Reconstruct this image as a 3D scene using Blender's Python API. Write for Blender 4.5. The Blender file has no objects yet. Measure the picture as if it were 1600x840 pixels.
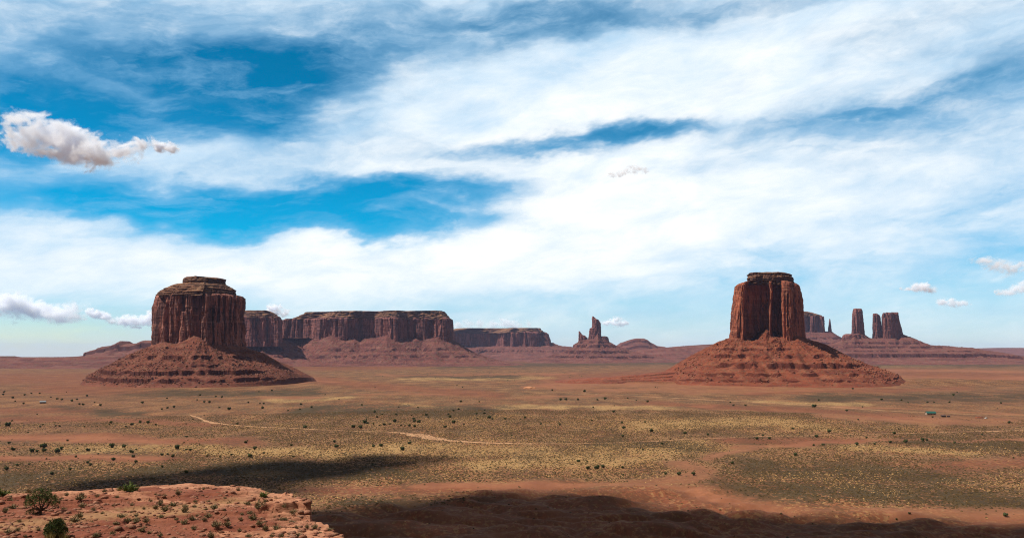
import bpy, math, random
import numpy as np
from mathutils import Vector

random.seed(7)
rng = np.random.default_rng(7)
SC = bpy.context.scene
COL = SC.collection
R = math.radians

# ------------------------------------------------------------------ camera, sun, sky, exposure
CAM_H = 98.0                       # the overlook above the valley floor
F, CU, CV, VH = 1385.0, 800.0, 420.0, 549.0
PITCH = math.atan((VH - CV) / F)
cd = bpy.data.cameras.new('camera')
cam = bpy.data.objects.new('camera', cd)
COL.objects.link(cam)
cam.location = (0, 0, CAM_H)
cam.rotation_euler = (math.pi / 2 + PITCH, 0, 0)
cd.sensor_width = 36.0
cd.lens = F / 1600 * 36
cd.clip_start = 0.5
cd.clip_end = 200000
SC.camera = cam

SUN_AZ, SUN_EL = R(-99), R(56)     # clockwise from +Y
TO_SUN = Vector((math.sin(SUN_AZ) * math.cos(SUN_EL), math.cos(SUN_AZ) * math.cos(SUN_EL), math.sin(SUN_EL)))
sl = bpy.data.lights.new('sun', 'SUN')
sl.energy = 5.0
sl.angle = R(0.53)
sl.color = (1.0, 0.95, 0.88)
sun = bpy.data.objects.new('sun', sl)
sun.rotation_euler = (-TO_SUN).to_track_quat('-Z', 'Y').to_euler()
COL.objects.link(sun)

SC.view_settings.view_transform = 'Standard'
SC.view_settings.look = 'None'
EXPO = 0.35
SC.view_settings.exposure = EXPO
SC.view_settings.gamma = 1.0
SC.view_settings.use_curve_mapping = False
SC.render.engine = 'CYCLES'
SC.cycles.use_denoising = True
SC.cycles.denoising_prefilter = 'NONE'
SC.cycles.max_bounces = 24
SC.cycles.diffuse_bounces = 3
SC.cycles.volume_bounces = 24
SC.cycles.filter_width = 1.1
SC.cycles.transparent_max_bounces = 16


class E:
    """tiny expression wrapper that writes math nodes"""
    nt = None

    def __init__(s, sock):
        s.s = sock

    @staticmethod
    def op(kind, *a, clamp=False):
        n = E.nt.nodes.new('ShaderNodeMath')
        n.operation = kind
        n.use_clamp = clamp
        for i, v in enumerate(a):
            if isinstance(v, E):
                E.nt.links.new(v.s, n.inputs[i])
            else:
                n.inputs[i].default_value = float(v)
        return E(n.outputs[0])

    def __add__(s, o): return E.op('ADD', s, o)
    __radd__ = __add__
    def __sub__(s, o): return E.op('SUBTRACT', s, o)
    def __rsub__(s, o): return E.op('SUBTRACT', o, s)
    def __mul__(s, o): return E.op('MULTIPLY', s, o)
    __rmul__ = __mul__
    def __truediv__(s, o): return E.op('DIVIDE', s, o)
    def __pow__(s, o): return E.op('POWER', s, o)
    def clamp(s): return E.op('ADD', s, 0.0, clamp=True)
    def exp(s): return E.op('EXPONENT', s)
    def abs(s): return E.op('ABSOLUTE', s)


def smooth(e, a, b):
    n = E.nt.nodes.new('ShaderNodeMapRange')
    n.interpolation_type = 'SMOOTHSTEP'
    E.nt.links.new(e.s, n.inputs['Value'])
    n.inputs['From Min'].default_value = a
    n.inputs['From Max'].default_value = b
    return E(n.outputs[0])


def vec(x, y, z):
    n = E.nt.nodes.new('ShaderNodeCombineXYZ')
    for i, v in enumerate((x, y, z)):
        if isinstance(v, E):
            E.nt.links.new(v.s, n.inputs[i])
        else:
            n.inputs[i].default_value = v
    return n.outputs[0]


def tex_noise(v, scale=1.0, detail=6.0, rough=0.55, dist=0.0, lac=2.0):
    n = E.nt.nodes.new('ShaderNodeTexNoise')
    n.noise_dimensions = '3D'
    E.nt.links.new(v, n.inputs['Vector'])
    n.inputs['Scale'].default_value = scale
    n.inputs['Detail'].default_value = detail
    n.inputs['Roughness'].default_value = rough
    n.inputs['Lacunarity'].default_value = lac
    n.inputs['Distortion'].default_value = dist
    return E(n.outputs['Fac'])


def mixc(f, a, b, mode='MIX'):
    n = E.nt.nodes.new('ShaderNodeMix')
    n.data_type = 'RGBA'
    n.blend_type = mode
    n.clamp_factor = True
    if isinstance(f, E):
        E.nt.links.new(f.s, n.inputs[0])
    else:
        n.inputs[0].default_value = f
    for k, v in ((6, a), (7, b)):
        if isinstance(v, tuple):
            n.inputs[k].default_value = (*v, 1.0) if len(v) == 3 else v
        else:
            E.nt.links.new(v, n.inputs[k])
    return n.outputs[2]


def px_dir(u, v):
    a, b = u - CU, CV - v
    cp, sp = math.cos(PITCH), math.sin(PITCH)
    return a, F * cp - b * sp, F * sp + b * cp


def P(u, v, Y):
    """the place at distance Y seen in direction (u, v)"""
    x, y, z = px_dir(u, v)
    k = Y / y
    return np.array([x * k, Y, CAM_H + z * k])


def on_plain(u, v, z=0.0):
    x, y, dz = px_dir(u, v)
    k = (z - CAM_H) / dz
    return np.array([x * k, y * k, z])


def azel(u, v):
    x, y, z = px_dir(u, v)
    return math.atan2(x, y) * F, math.asin(z / math.sqrt(x * x + y * y + z * z)) * F


def build_world():
    w = bpy.data.worlds.new('World')
    SC.world = w
    w.use_nodes = True
    nt = w.node_tree
    E.nt = nt
    nt.nodes.clear()
    out = nt.nodes.new('ShaderNodeOutputWorld')
    bg = nt.nodes.new('ShaderNodeBackground')
    nt.links.new(bg.outputs[0], out.inputs[0])
    STR = 0.05
    bg.inputs[1].default_value = STR
    sky = nt.nodes.new('ShaderNodeTexSky')
    sky.sky_type = 'NISHITA'
    sky.sun_disc = False
    sky.sun_elevation = SUN_EL
    sky.sun_rotation = SUN_AZ % (2 * math.pi)
    sky.altitude = 1700
    sky.air_density = 1.0
    sky.dust_density = 0.3
    sky.ozone_density = 1.5
    hs = nt.nodes.new('ShaderNodeHueSaturation')
    hs.inputs['Saturation'].default_value = 2.0
    hs.inputs['Hue'].default_value = 0.484
    nt.links.new(sky.outputs[0], hs.inputs['Color'])
    tc = nt.nodes.new('ShaderNodeTexCoord')
    sp = nt.nodes.new('ShaderNodeSeparateXYZ')
    nt.links.new(tc.outputs['Generated'], sp.inputs[0])
    x, y, z = (E(sp.outputs[i]) for i in range(3))
    A = E.op('ARCTAN2', x, y) * F
    L = E.op('ARCSINE', z) * F
    # cirrus sheets drift along a slightly tilted axis
    t = R(9)
    a1 = A * math.cos(t) + L * math.sin(t)
    l1 = L * math.cos(t) - A * math.sin(t)
    wn = tex_noise(vec(a1 / 230.0, l1 / 95.0, 3.1), 1.0, 5, 0.55)
    wn2 = tex_noise(vec(a1 / 230.0, l1 / 95.0, 9.7), 1.0, 5, 0.55)
    wf = tex_noise(vec(a1 / 55.0, l1 / 26.0, 5.7), 1.0, 4, 0.6)
    Aw = A + (wn - 0.5) * 300.0 + (wf - 0.5) * 40.0
    Lw = L + (wn2 - 0.5) * 110.0 + (wf - 0.5) * 18.0

    def ell(u, v, rx, ry, tilt=0.0, raw=False):
        ca, ce = azel(u, v)
        c, s = math.cos(R(tilt)), math.sin(R(tilt))
        da = (A if raw else Aw) - ca
        de = (L if raw else Lw) - ce
        p = (da * c + de * s) / rx
        q = (de * c - da * s) / ry
        return ((p * p + q * q) * -1.0).exp()

    holes = None
    for u, v, rx, ry, tl, k in HOLES:
        g = ell(u, v, rx, ry, tl) * k
        holes = g if holes is None else holes + g
    veil = None
    for u, v, rx, ry, tl, k in VEILS:
        g = ell(u, v, rx, ry, tl) * k
        veil = g if veil is None else veil + g
    n1 = tex_noise(vec(a1 / 300.0, l1 / 110.0, 1.0), 1.0, 8, 0.56, 0.7)
    n2 = tex_noise(vec(Aw / 120.0, Lw / 34.0, 4.0), 1.0, 7, 0.58, 0.5)
    n3 = tex_noise(vec(Aw / 42.0, Lw / 22.0, 7.0), 1.0, 6, 0.62, 0.4)
    # the air brightens strongly from the polarised deep blue overhead down to the horizon
    glow = 1.5 + 0.5 * (1.0 - smooth(L, 150.0, 440.0))
    nt.links.new(glow.s, hs.inputs['Value'])
    front = smooth(y, -0.1, 0.35)
    high = smooth(L, 620.0, 1000.0)
    cov = 0.98 - holes * 1.0 + veil + (n1 - 0.5) * 0.9 + (n2 - 0.5) * 0.5 + (n3 - 0.5) * 0.3
    alpha = smooth(cov, -0.25, 1.2)
    fb = tex_noise(vec(Aw / 170.0, Lw / 24.0, 2.0), 1.0, 7, 0.6, 0.25)
    fc = tex_noise(vec(a1 / 130.0, l1 / 48.0, 6.0), 1.0, 9, 0.64, 0.35)
    fib = smooth(fb * 0.45 + fc * 0.55, 0.46, 0.68)
    alpha = (alpha + fib * 0.42 * (1.0 - alpha)).clamp()
    # towards the horizon the sheet thins into pale blue air
    low = 1.0 - smooth(L, 10.0, 150.0)
    alpha = alpha * (1.0 - low * 0.24)
    # thick and thin parts of the sheet
    thick = ell(930, 330, 560, 130, 6) * 0.55 + ell(250, 430, 420, 45, 0) * 0.35 + ell(1000, 150, 420, 60, 14) * 0.35
    tone = (0.42 + thick + (n1 - 0.5) * 0.5 + (n2 - 0.5) * 0.25 + (fc - 0.5) * 1.1 + (fb - 0.5) * 0.3).clamp()
    k = 1.0 / STR / 2 ** EXPO
    tone = tone * smooth(alpha, 0.25, 0.95)
    ccol = mixc(tone, (0.34 * k, 0.64 * k, 0.92 * k), (1.04 * k, 1.07 * k, 1.08 * k))
    col = mixc(alpha, hs.outputs[0], ccol)
    # overhead and behind, an unseen dull sheet added to mute blue shadow fill
    dull = smooth(L, 640.0, 980.0)
    back = 1.0 - smooth(y, -0.25, 0.2)
    dull = E.op('MAXIMUM', dull, back) * 0.9
    ov = tex_noise(vec(x * 3.0, y * 3.0, z * 6.0), 1.0, 4, 0.5)
    col = mixc(dull, col, mixc(smooth(ov, 0.35, 0.65), (0.105 * k, 0.095 * k, 0.09 * k), (0.17 * k, 0.16 * k, 0.155 * k)))
    nt.links.new(col, bg.inputs[0])


# clear-sky windows in the cirrus (u, v, half-width, half-height, tilt, strength) and thin streaks inside them
HOLES = [
    (180, 150, 300, 58, 6, 1.0), (20, 225, 130, 70, 0, 0.9), (400, 185, 130, 42, 8, 0.75), (470, 105, 160, 26, 10, 0.8), (300, 105, 180, 20, 2, 0.4),
    (330, 322, 230, 34, 3, 1.35), (560, 345, 220, 24, 4, 1.25), (650, 300, 130, 26, 6, 1.15), (470, 300, 140, 22, 4, 0.6), (130, 322, 110, 18, 0, 0.5), (620, 372, 120, 14, 0, 0.6),
    (1020, 193, 160, 16, 4, 0.88), (830, 225, 150, 18, 5, 0.7), (1320, 168, 200, 20, 8, 0.5), (1520, 140, 220, 32, 10, 0.48), (1480, 215, 240, 40, 4, 0.25),
    (1080, 12, 330, 26, 2, 0.6), (760, 22, 150, 26, 6, 0.45), (840, 70, 120, 20, 15, 0.4), (50, 10, 420, 55, 0, 0.30), (420, 40, 420, 50, 4, 0.22), (620, 120, 140, 30, 12, 0.25),
    (1600, 330, 200, 60, 6, 0.3), (1450, 440, 300, 40, 2, 0.24), (60, 520, 300, 40, 0, 0.5), (1180, 400, 220, 24, 8, 0.14), (820, 475, 280, 26, 0, 0.14), (560, 240, 200, 26, 8, 0.25), (1500, 30, 300, 40, 6, 0.25),
]
VEILS = [
    (580, 330, 110, 8, 2, 0.65), (430, 342, 70, 9, -8, 0.6), (150, 255, 240, 22, 8, 0.35), (330, 150, 60, 18, -20, 0.3), (170, 130, 60, 14, -10, 0.35),
    (900, 250, 420, 30, 10, 0.15), (1200, 130, 90, 30, 40, 0.35), (1000, 330, 420, 70, 4, 0.3), (900, 160, 420, 50, 14, 0.25), (250, 425, 420, 40, 0, 0.25), (640, 160, 200, 50, 10, 0.1),
]
build_world()


# ------------------------------------------------------------------ helpers
def tag(o, label=None, cat=None, group=None, kind=None):
    if label: o['label'] = label
    if cat: o['category'] = cat
    if group: o['group'] = group
    if kind: o['kind'] = kind
    return o


def empty(name, loc=(0, 0, 0)):
    o = bpy.data.objects.new(name, None)
    o.location = loc
    COL.objects.link(o)
    return o


def mesh_obj(name, verts, faces, mat, parent=None, smooth_=False, attrs=None, link=True):
    verts = np.asarray(verts, dtype=np.float32)
    me = bpy.data.meshes.new(name)
    if isinstance(faces, np.ndarray):
        k = faces.shape[1]
        nf = len(faces)
        me.vertices.add(len(verts))
        me.vertices.foreach_set('co', verts.ravel())
        me.loops.add(nf * k)
        me.loops.foreach_set('vertex_index', faces.astype(np.int32).ravel())
        me.polygons.add(nf)
        me.polygons.foreach_set('loop_start', np.arange(0, nf * k, k, dtype=np.int32))
        me.polygons.foreach_set('loop_total', np.full(nf, k, dtype=np.int32))
        me.update(calc_edges=True)
    else:
        me.from_pydata([tuple(map(float, v)) for v in verts], [], faces)
    if smooth_:
        me.polygons.foreach_set('use_smooth', np.ones(len(me.polygons), dtype=bool))
    for an, data in (attrs or {}).items():
        a = me.attributes.new(an, 'FLOAT_COLOR', 'POINT')
        a.data.foreach_set('color', np.asarray(data, dtype=np.float32).ravel())
    if mat is not None:
        for m in (mat if isinstance(mat, (list, tuple)) else [mat]):
            me.materials.append(m)
    o = bpy.data.objects.new(name, me)
    if link:
        COL.objects.link(o)
    if parent is not None:
        o.parent = parent
        o.matrix_parent_inverse.identity()
        o.location = -Vector(parent.location)
    return o


def grid_faces(n, m, closed):
    """n columns (around), m rows; vertex index = row*n + col"""
    c = np.arange(n if closed else n - 1)
    r = np.arange(m - 1)
    cc, rr = np.meshgrid(c, r)
    a = rr * n + cc
    b = rr * n + (cc + 1) % n
    return np.stack([a, b, b + n, a + n], -1).reshape(-1, 4)


def _h(ix, iy, iz, seed):
    M = np.uint32
    h = ix.astype(np.int64).astype(M) * M(374761393) + iy.astype(np.int64).astype(M) * M(668265263) + iz.astype(np.int64).astype(M) * M(2147483647) + M((seed * 974711 + 13) & 0xffffffff)
    h = (h ^ (h >> M(13))) * M(1274126177)
    h = (h ^ (h >> M(16))) * M(2246822519)
    h = h ^ (h >> M(13))
    return h


def noise3(x, y, z, seed=0):
    x, y, z = np.broadcast_arrays(np.asarray(x, float), np.asarray(y, float), np.asarray(z, float))
    with np.errstate(over='ignore'):
        ix, iy, iz = np.floor(x), np.floor(y), np.floor(z)
        fx, fy, fz = x - ix, y - iy, z - iz
        sx, sy, sz = (f * f * f * (f * (f * 6 - 15) + 10) for f in (fx, fy, fz))
        tot = 0
        for dx in (0, 1):
            wx = sx if dx else 1 - sx
            for dy in (0, 1):
                wy = sy if dy else 1 - sy
                for dz in (0, 1):
                    wz = sz if dz else 1 - sz
                    h = _h(ix + dx, iy + dy, iz + dz, seed)
                    g1 = (h & np.uint32(1023)).astype(float) / 511.5 - 1
                    g2 = ((h >> np.uint32(10)) & np.uint32(1023)).astype(float) / 511.5 - 1
                    g3 = ((h >> np.uint32(20)) & np.uint32(1023)).astype(float) / 511.5 - 1
                    tot = tot + wx * wy * wz * (g1 * (fx - dx) + g2 * (fy - dy) + g3 * (fz - dz))
    return tot * 1.5


def noise2(x, y, seed=0):
    return noise3(x, y, np.zeros_like(np.asarray(x, float)) + 0.37, seed)


def fbm2(x, y, octv=4, seed=0, gain=0.5):
    t, a = 0, 1.0
    for i in range(octv):
        t = t + a * noise2(x * 2 ** i, y * 2 ** i, seed + i)
        a *= gain
    return t


def fbm3(x, y, z, octv=4, seed=0, gain=0.5):
    t, a = 0, 1.0
    for i in range(octv):
        t = t + a * noise3(x * 2 ** i, y * 2 ** i, z * 2 ** i, seed + i)
        a *= gain
    return t


def sstep(a, b, x):
    t = np.clip((x - a) / float(b - a), 0, 1)
    return t * t * (3 - 2 * t)


# ------------------------------------------------------------------ materials
def new_mat(name):
    m = bpy.data.materials.new(name)
    m.use_nodes = True
    nt = m.node_tree
    nt.nodes.clear()
    E.nt = nt
    out = nt.nodes.new('ShaderNodeOutputMaterial')
    b = nt.nodes.new('ShaderNodeBsdfPrincipled')
    nt.links.new(b.outputs[0], out.inputs[0])
    b.inputs['Roughness'].default_value = 0.95
    b.inputs['Specular IOR Level'].default_value = 0.08
    return m, nt, b


def pos_xyz():
    g = E.nt.nodes.new('ShaderNodeNewGeometry')
    s = E.nt.nodes.new('ShaderNodeSeparateXYZ')
    E.nt.links.new(g.outputs['Position'], s.inputs[0])
    return tuple(E(s.outputs[i]) for i in range(3))


def set_col(b, sock):
    E.nt.links.new(sock, b.inputs['Base Color'])


def bump(b, h, strength, dist):
    n = E.nt.nodes.new('ShaderNodeBump')
    n.inputs['Strength'].default_value = strength
    n.inputs['Distance'].default_value = dist
    E.nt.links.new(h.s, n.inputs['Height'])
    E.nt.links.new(n.outputs[0], b.inputs['Normal'])


def cliff_mat(name, base, dark, pale, k=1.0, streak=0.8):
    """vertical desert-varnish streaks over faintly bedded sandstone; k scales the pattern with distance"""
    m, nt, b = new_mat(name)
    x, y, z = pos_xyz()
    s1 = tex_noise(vec(x * (0.045 / k), y * (0.045 / k), z * (0.006 / k)), 1, 6, 0.6, 0.3)
    s2 = tex_noise(vec(x * (0.22 / k), y * (0.22 / k), z * (0.02 / k)), 1, 5, 0.6)
    bd = tex_noise(vec(x * 0.004, y * 0.004, z * (0.16 / k)), 1, 5, 0.6)
    fn = tex_noise(vec(x * (0.25 / k), y * (0.25 / k), z * (0.25 / k)), 1, 5, 0.65)
    s4 = tex_noise(vec(x * (0.11 / k), y * (0.11 / k), z * (0.009 / k)), 1, 4, 0.6, 0.2)
    s5 = tex_noise(vec(x * (0.022 / k), y * (0.022 / k), z * (0.007 / k)), 1, 3, 0.5, 0.2)
    v = smooth(s1 * 0.35 + s2 * 0.22 + s4 * 0.28 + s5 * 0.3, 0.525, 0.635) * streak
    c = mixc(v, base, dark)
    c = mixc(smooth(bd * 0.7 + s2 * 0.4, 0.56, 0.75) * 0.6, c, pale)
    cr = tex_noise(vec(x * (0.07 / k), y * (0.07 / k), z * (0.008 / k)), 1, 3, 0.55, 0.6)
    c = mixc((1.0 - smooth((cr - 0.5).abs(), 0.004, 0.028)) * 0.75, c, (dark[0] * 0.5, dark[1] * 0.5, dark[2] * 0.5))
    c = mixc(smooth(fn, 0.3, 0.7) * 0.6, c, (0.5, 0.45, 0.45), 'MULTIPLY')
    set_col(b, c)
    bump(b, fn * 0.6 + s2, 0.9, 3.0 * k)
    return m


def slope_mat(name, base, dark, pale, k=1.0, ledge=0.75):
    m, nt, b = new_mat(name)
    x, y, z = pos_xyz()
    bd = tex_noise(vec(x * 0.004, y * 0.004, z * (0.11 / k)), 1, 4, 0.6)
    n1 = tex_noise(vec(x * (0.03 / k), y * (0.03 / k), z * (0.03 / k)), 1, 6, 0.6)
    n2 = tex_noise(vec(x * (0.3 / k), y * (0.3 / k), z * (0.3 / k)), 1, 4, 0.7)
    n3 = tex_noise(vec(x * (0.13 / k), y * (0.13 / k), z * (0.13 / k)), 1, 3, 0.5)
    c = mixc(smooth(bd, 0.42, 0.62) * 0.7, base, dark)
    c = mixc(smooth(n1, 0.45, 0.7) * 0.5, c, pale)
    c = mixc(smooth(n2, 0.60, 0.70) * 0.55, c, pale)
    c = mixc((1.0 - smooth(n2, 0.34, 0.44)) * 0.7, c, (dark[0] * 0.35, dark[1] * 0.4, dark[2] * 0.45))
    c = mixc((1.0 - smooth(n3, 0.36, 0.5)) * 0.35, c, (0.10, 0.085, 0.05))
    g = nt.nodes.new('ShaderNodeNewGeometry')
    gs = nt.nodes.new('ShaderNodeSeparateXYZ')
    nt.links.new(g.outputs['True Normal'], gs.inputs[0])
    steep = 1.0 - smooth(E(gs.outputs[2]) + (n2 - 0.5) * 0.3, 0.45, 0.72)
    c = mixc(steep * ledge, c, (dark[0] * 0.6, dark[1] * 0.6, dark[2] * 0.62))
    set_col(b, c)
    bump(b, n2 + n3 * 0.8, 1.0, 2.2 * k)
    return m


M_CLIFF_A = cliff_mat('varnished_sandstone', (0.3465, 0.1418, 0.1029), (0.085, 0.043, 0.039), (0.483, 0.231, 0.1575), streak=0.9)
M_CLIFF_B = cliff_mat('orange_sandstone', (0.38, 0.120, 0.063), (0.095, 0.036, 0.028), (0.52, 0.25, 0.14), streak=0.75)
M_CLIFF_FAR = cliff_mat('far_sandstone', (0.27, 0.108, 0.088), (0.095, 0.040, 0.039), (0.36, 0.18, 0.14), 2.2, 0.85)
M_CAP = slope_mat('cap_ledges', (0.20, 0.092, 0.052), (0.07, 0.034, 0.026), (0.32, 0.18, 0.095))
M_TALUS_A = slope_mat('red_talus', (0.1598, 0.05168, 0.03128), (0.0884, 0.02584, 0.01836), (0.2312, 0.0952, 0.0578))
M_TALUS_B = slope_mat('orange_talus', (0.1855, 0.0504, 0.0252), (0.105, 0.0252, 0.0147), (0.266, 0.1015, 0.0525))
M_APRON = slope_mat('apron_beds', (0.20, 0.056, 0.030), (0.10, 0.028, 0.018), (0.27, 0.10, 0.055))
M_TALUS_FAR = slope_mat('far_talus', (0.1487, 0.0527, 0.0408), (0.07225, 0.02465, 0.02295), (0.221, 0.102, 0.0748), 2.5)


M_BOULDER_A = slope_mat('fallen_blocks', (0.2025, 0.07875, 0.0525), (0.105, 0.0375, 0.027), (0.315, 0.1575, 0.105), 1.0, 0.0)
M_BOULDER_B = slope_mat('fallen_orange_blocks', (0.225, 0.075, 0.042), (0.12, 0.0345, 0.0225), (0.345, 0.165, 0.0975), 1.0, 0.0)


def ground_mat():
    m, nt, b = new_mat('valley_floor')
    x, y, z = pos_xyz()
    at = nt.nodes.new('ShaderNodeAttribute')
    at.attribute_name = 'cover'
    sp = nt.nodes.new('ShaderNodeSeparateColor')
    nt.links.new(at.outputs['Color'], sp.inputs[0])
    sand, red, grass = (E(sp.outputs[i]) for i in range(3))
    dark = E(at.outputs['Alpha'])
    big = tex_noise(vec(x * 0.006, y * 0.003, 0.0), 1, 6, 0.6)
    mid = tex_noise(vec(x * 0.03, y * 0.015, 2.0), 1, 5, 0.6)
    fine = tex_noise(vec(x * 0.22, y * 0.16, 5.0), 1, 3, 0.6)
    fin2 = tex_noise(vec(x * 0.30, y * 0.22, 8.0), 1, 2, 0.6)
    wob = (mid - 0.5) * 1.7 + (big - 0.5) * 1.7 + (fine - 0.5) * 0.9
    vf = tex_noise(vec(x * 0.55, y * 0.42, 3.0), 1, 2, 0.6)
    soil = mixc(smooth(big, 0.38, 0.62), (0.178, 0.066, 0.030), (0.140, 0.059, 0.028))
    soil = mixc(smooth(mid, 0.4, 0.65) * 0.5, soil, (0.165, 0.094, 0.048))
    r_ = smooth(red + wob, 0.2, 0.95)
    soil = mixc(r_ * 0.72, soil, mixc(smooth(mid, 0.35, 0.65), (0.185, 0.055, 0.027), (0.14, 0.040, 0.022)))
    s_ = smooth(sand + wob, 0.25, 1.05)
    soil = mixc(s_ * 0.8, soil, mixc(smooth(mid, 0.35, 0.65), (0.265, 0.108, 0.053), (0.185, 0.070, 0.035)))
    # scrub seen from afar: straw tufts, then dark clumps, which also carry the painted far cloud shadow; thin on the bare sand
    g_ = smooth(grass + wob * 0.7, 0.2, 0.95)
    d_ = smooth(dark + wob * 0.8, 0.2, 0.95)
    cover = (1.0 - s_ * 0.66 - r_ * 0.42).clamp()
    patch = tex_noise(vec(x * 0.021, y * 0.0085, 11.0), 1, 6, 0.65)
    tuft = smooth(fin2 * 0.7 + vf * 0.3 + g_ * 0.09 - d_ * 0.05 - (patch - 0.5) * 0.3, 0.51, 0.60) * (0.5 + g_ * 0.4) * cover
    c = mixc(tuft, soil, (0.32, 0.195, 0.078))
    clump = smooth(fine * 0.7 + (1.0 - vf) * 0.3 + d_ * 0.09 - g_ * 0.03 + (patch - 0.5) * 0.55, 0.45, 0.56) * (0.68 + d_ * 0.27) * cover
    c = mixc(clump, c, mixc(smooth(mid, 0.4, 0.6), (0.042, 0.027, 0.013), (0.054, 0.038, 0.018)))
    set_col(b, c)
    bump(b, fine + mid * 2.0, 0.5, 1.2)
    return m


M_GROUND = ground_mat()


def road_mat():
    m, nt, b = new_mat('pale_dirt')
    x, y, z = pos_xyz()
    n = tex_noise(vec(x * 0.12, y * 0.08, 0.0), 1, 5, 0.6)
    set_col(b, mixc(smooth(n, 0.35, 0.65), (0.40, 0.225, 0.118), (0.27, 0.135, 0.066)))
    return m


def shelf_mat():
    m, nt, b = new_mat('slickrock_shelf')
    x, y, z = pos_xyz()
    at = nt.nodes.new('ShaderNodeAttribute')
    at.attribute_name = 'cover'
    sp = nt.nodes.new('ShaderNodeSeparateColor')
    nt.links.new(at.outputs['Color'], sp.inputs[0])
    rock, straw, wall = (E(sp.outputs[i]) for i in range(3))
    n1 = tex_noise(vec(x * 0.5, y * 0.3, z * 1.5), 1, 6, 0.62)
    n2 = tex_noise(vec(x * 2.4, y * 1.6, z * 4.0), 1, 4, 0.65)
    n3 = tex_noise(vec(x * 0.12, y * 0.08, z * 0.1), 1, 4, 0.5)
    c = mixc(smooth(n1, 0.35, 0.65), (0.185, 0.060, 0.033), (0.125, 0.038, 0.023))
    c = mixc(smooth(n3, 0.45, 0.65) * 0.4, c, (0.24, 0.095, 0.053))
    c = mixc(smooth(straw + (n1 - 0.5) * 1.2 + (n2 - 0.5) * 0.7, 0.3, 0.8) * 0.6, c, (0.31, 0.18, 0.085))
    rk = mixc(smooth(n1, 0.35, 0.65), (0.39, 0.185, 0.105), (0.235, 0.095, 0.052))
    c = mixc(smooth(rock + (n1 - 0.5) * 0.9 + (n2 - 0.5) * 0.5, 0.35, 0.62) * 0.95, c, rk)
    wl = mixc(smooth(tex_noise(vec(x * 0.05, y * 0.05, z * 1.2), 1, 4, 0.6), 0.4, 0.62), (0.36, 0.13, 0.075), (0.20, 0.066, 0.042))
    c = mixc(wall, c, wl)
    c = mixc((1.0 - smooth(n2, 0.33, 0.45)) * 0.55, c, (0.12, 0.045, 0.028))
    set_col(b, c)
    bump(b, n2 * 0.35 + n1, 0.9, 0.18)
    return m


def leaf_mat(name, a, c, dry=None, scale=3.0):
    m, nt, b = new_mat(name)
    x, y, z = pos_xyz()
    n = tex_noise(vec(x * scale, y * scale, z * scale), 1, 3, 0.6)
    col = mixc(smooth(n, 0.35, 0.65), a, c)
    if dry:
        g = nt.nodes.new('ShaderNodeObjectInfo')
        col = mixc(E(g.outputs['Random']) * 0.6, col, dry)
    set_col(b, col)
    return m


def plain_mat(name, col, rough=0.8, metal=0.0):
    m, nt, b = new_mat(name)
    x, y, z = pos_xyz()
    n = tex_noise(vec(x * 0.8, y * 0.8, z * 1.6), 1, 4, 0.6)
    set_col(b, mixc(smooth(n, 0.3, 0.7), col, tuple(v * 0.72 for v in col)))
    b.inputs['Roughness'].default_value = rough
    b.inputs['Metallic'].default_value = metal
    return m


M_JUNIPER = leaf_mat('juniper_needles', (0.036, 0.046, 0.018), (0.060, 0.072, 0.026), None, 1.2)
M_JUNIPER_NEAR = leaf_mat('juniper_sprays', (0.050, 0.072, 0.022), (0.095, 0.105, 0.034), None, 3.0)
M_BARK = leaf_mat('juniper_bark', (0.085, 0.058, 0.040), (0.045, 0.030, 0.022), None, 6.0)
M_SHRUB = leaf_mat('shrub_leaves', (0.115, 0.105, 0.05), (0.20, 0.165, 0.085), (0.24, 0.17, 0.09), 5.0)
M_GREEN = leaf_mat('fresh_green_leaves', (0.085, 0.12, 0.03), (0.14, 0.16, 0.045), None, 5.0)
M_STRAW = leaf_mat('straw_grass', (0.36, 0.28, 0.10), (0.22, 0.19, 0.065), None, 4.0)
M_SAGE = leaf_mat('sage', (0.036, 0.024, 0.010), (0.086, 0.051, 0.021), None, 0.35)
M_TUFT = leaf_mat('tufts', (0.36, 0.21, 0.082), (0.18, 0.095, 0.038), None, 0.3)


# ------------------------------------------------------------------ valley floor
ER = 2 * 6.371e6
BADLAND_EDGE = np.array([(380, 800), (500, 792), (640, 775), (780, 762), (900, 756), (1000, 752), (1090, 752), (1180, 772), (1300, 790), (1420, 800), (1700, 806)], float)


def to_px(x, y, z):
    cp, sp = math.cos(PITCH), math.sin(PITCH)
    dz = z - CAM_H
    f = y * cp + dz * sp
    up = -y * sp + dz * cp
    f = np.where(f < 1.0, 1.0, f)
    return CU + F * x / f, CV - F * up / f


def bad_mask(x, y):
    u, v = to_px(x, y, np.zeros_like(x))
    e = np.interp(u, BADLAND_EDGE[:, 0], BADLAND_EDGE[:, 1])
    m = sstep(-14, 16, v - e + 9 * noise2(x / 60, y / 60, 91))
    return np.where(y < 1, 0, np.clip(m, 0, 1))


def apron_z(x, y):
    # low red benches west of the right butte
    e = np.sqrt(((x - 600.0) / 500.0) ** 2 + ((y - 2930.0) / 300.0) ** 2)
    q = 14.0 * np.clip(1 - e + 0.16 * fbm2(x / 90, y / 90, 3, 51), 0, 1) / 5.5
    return 5.5 * (np.floor(q) + sstep(0.72, 1.0, q - np.floor(q)))


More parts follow.
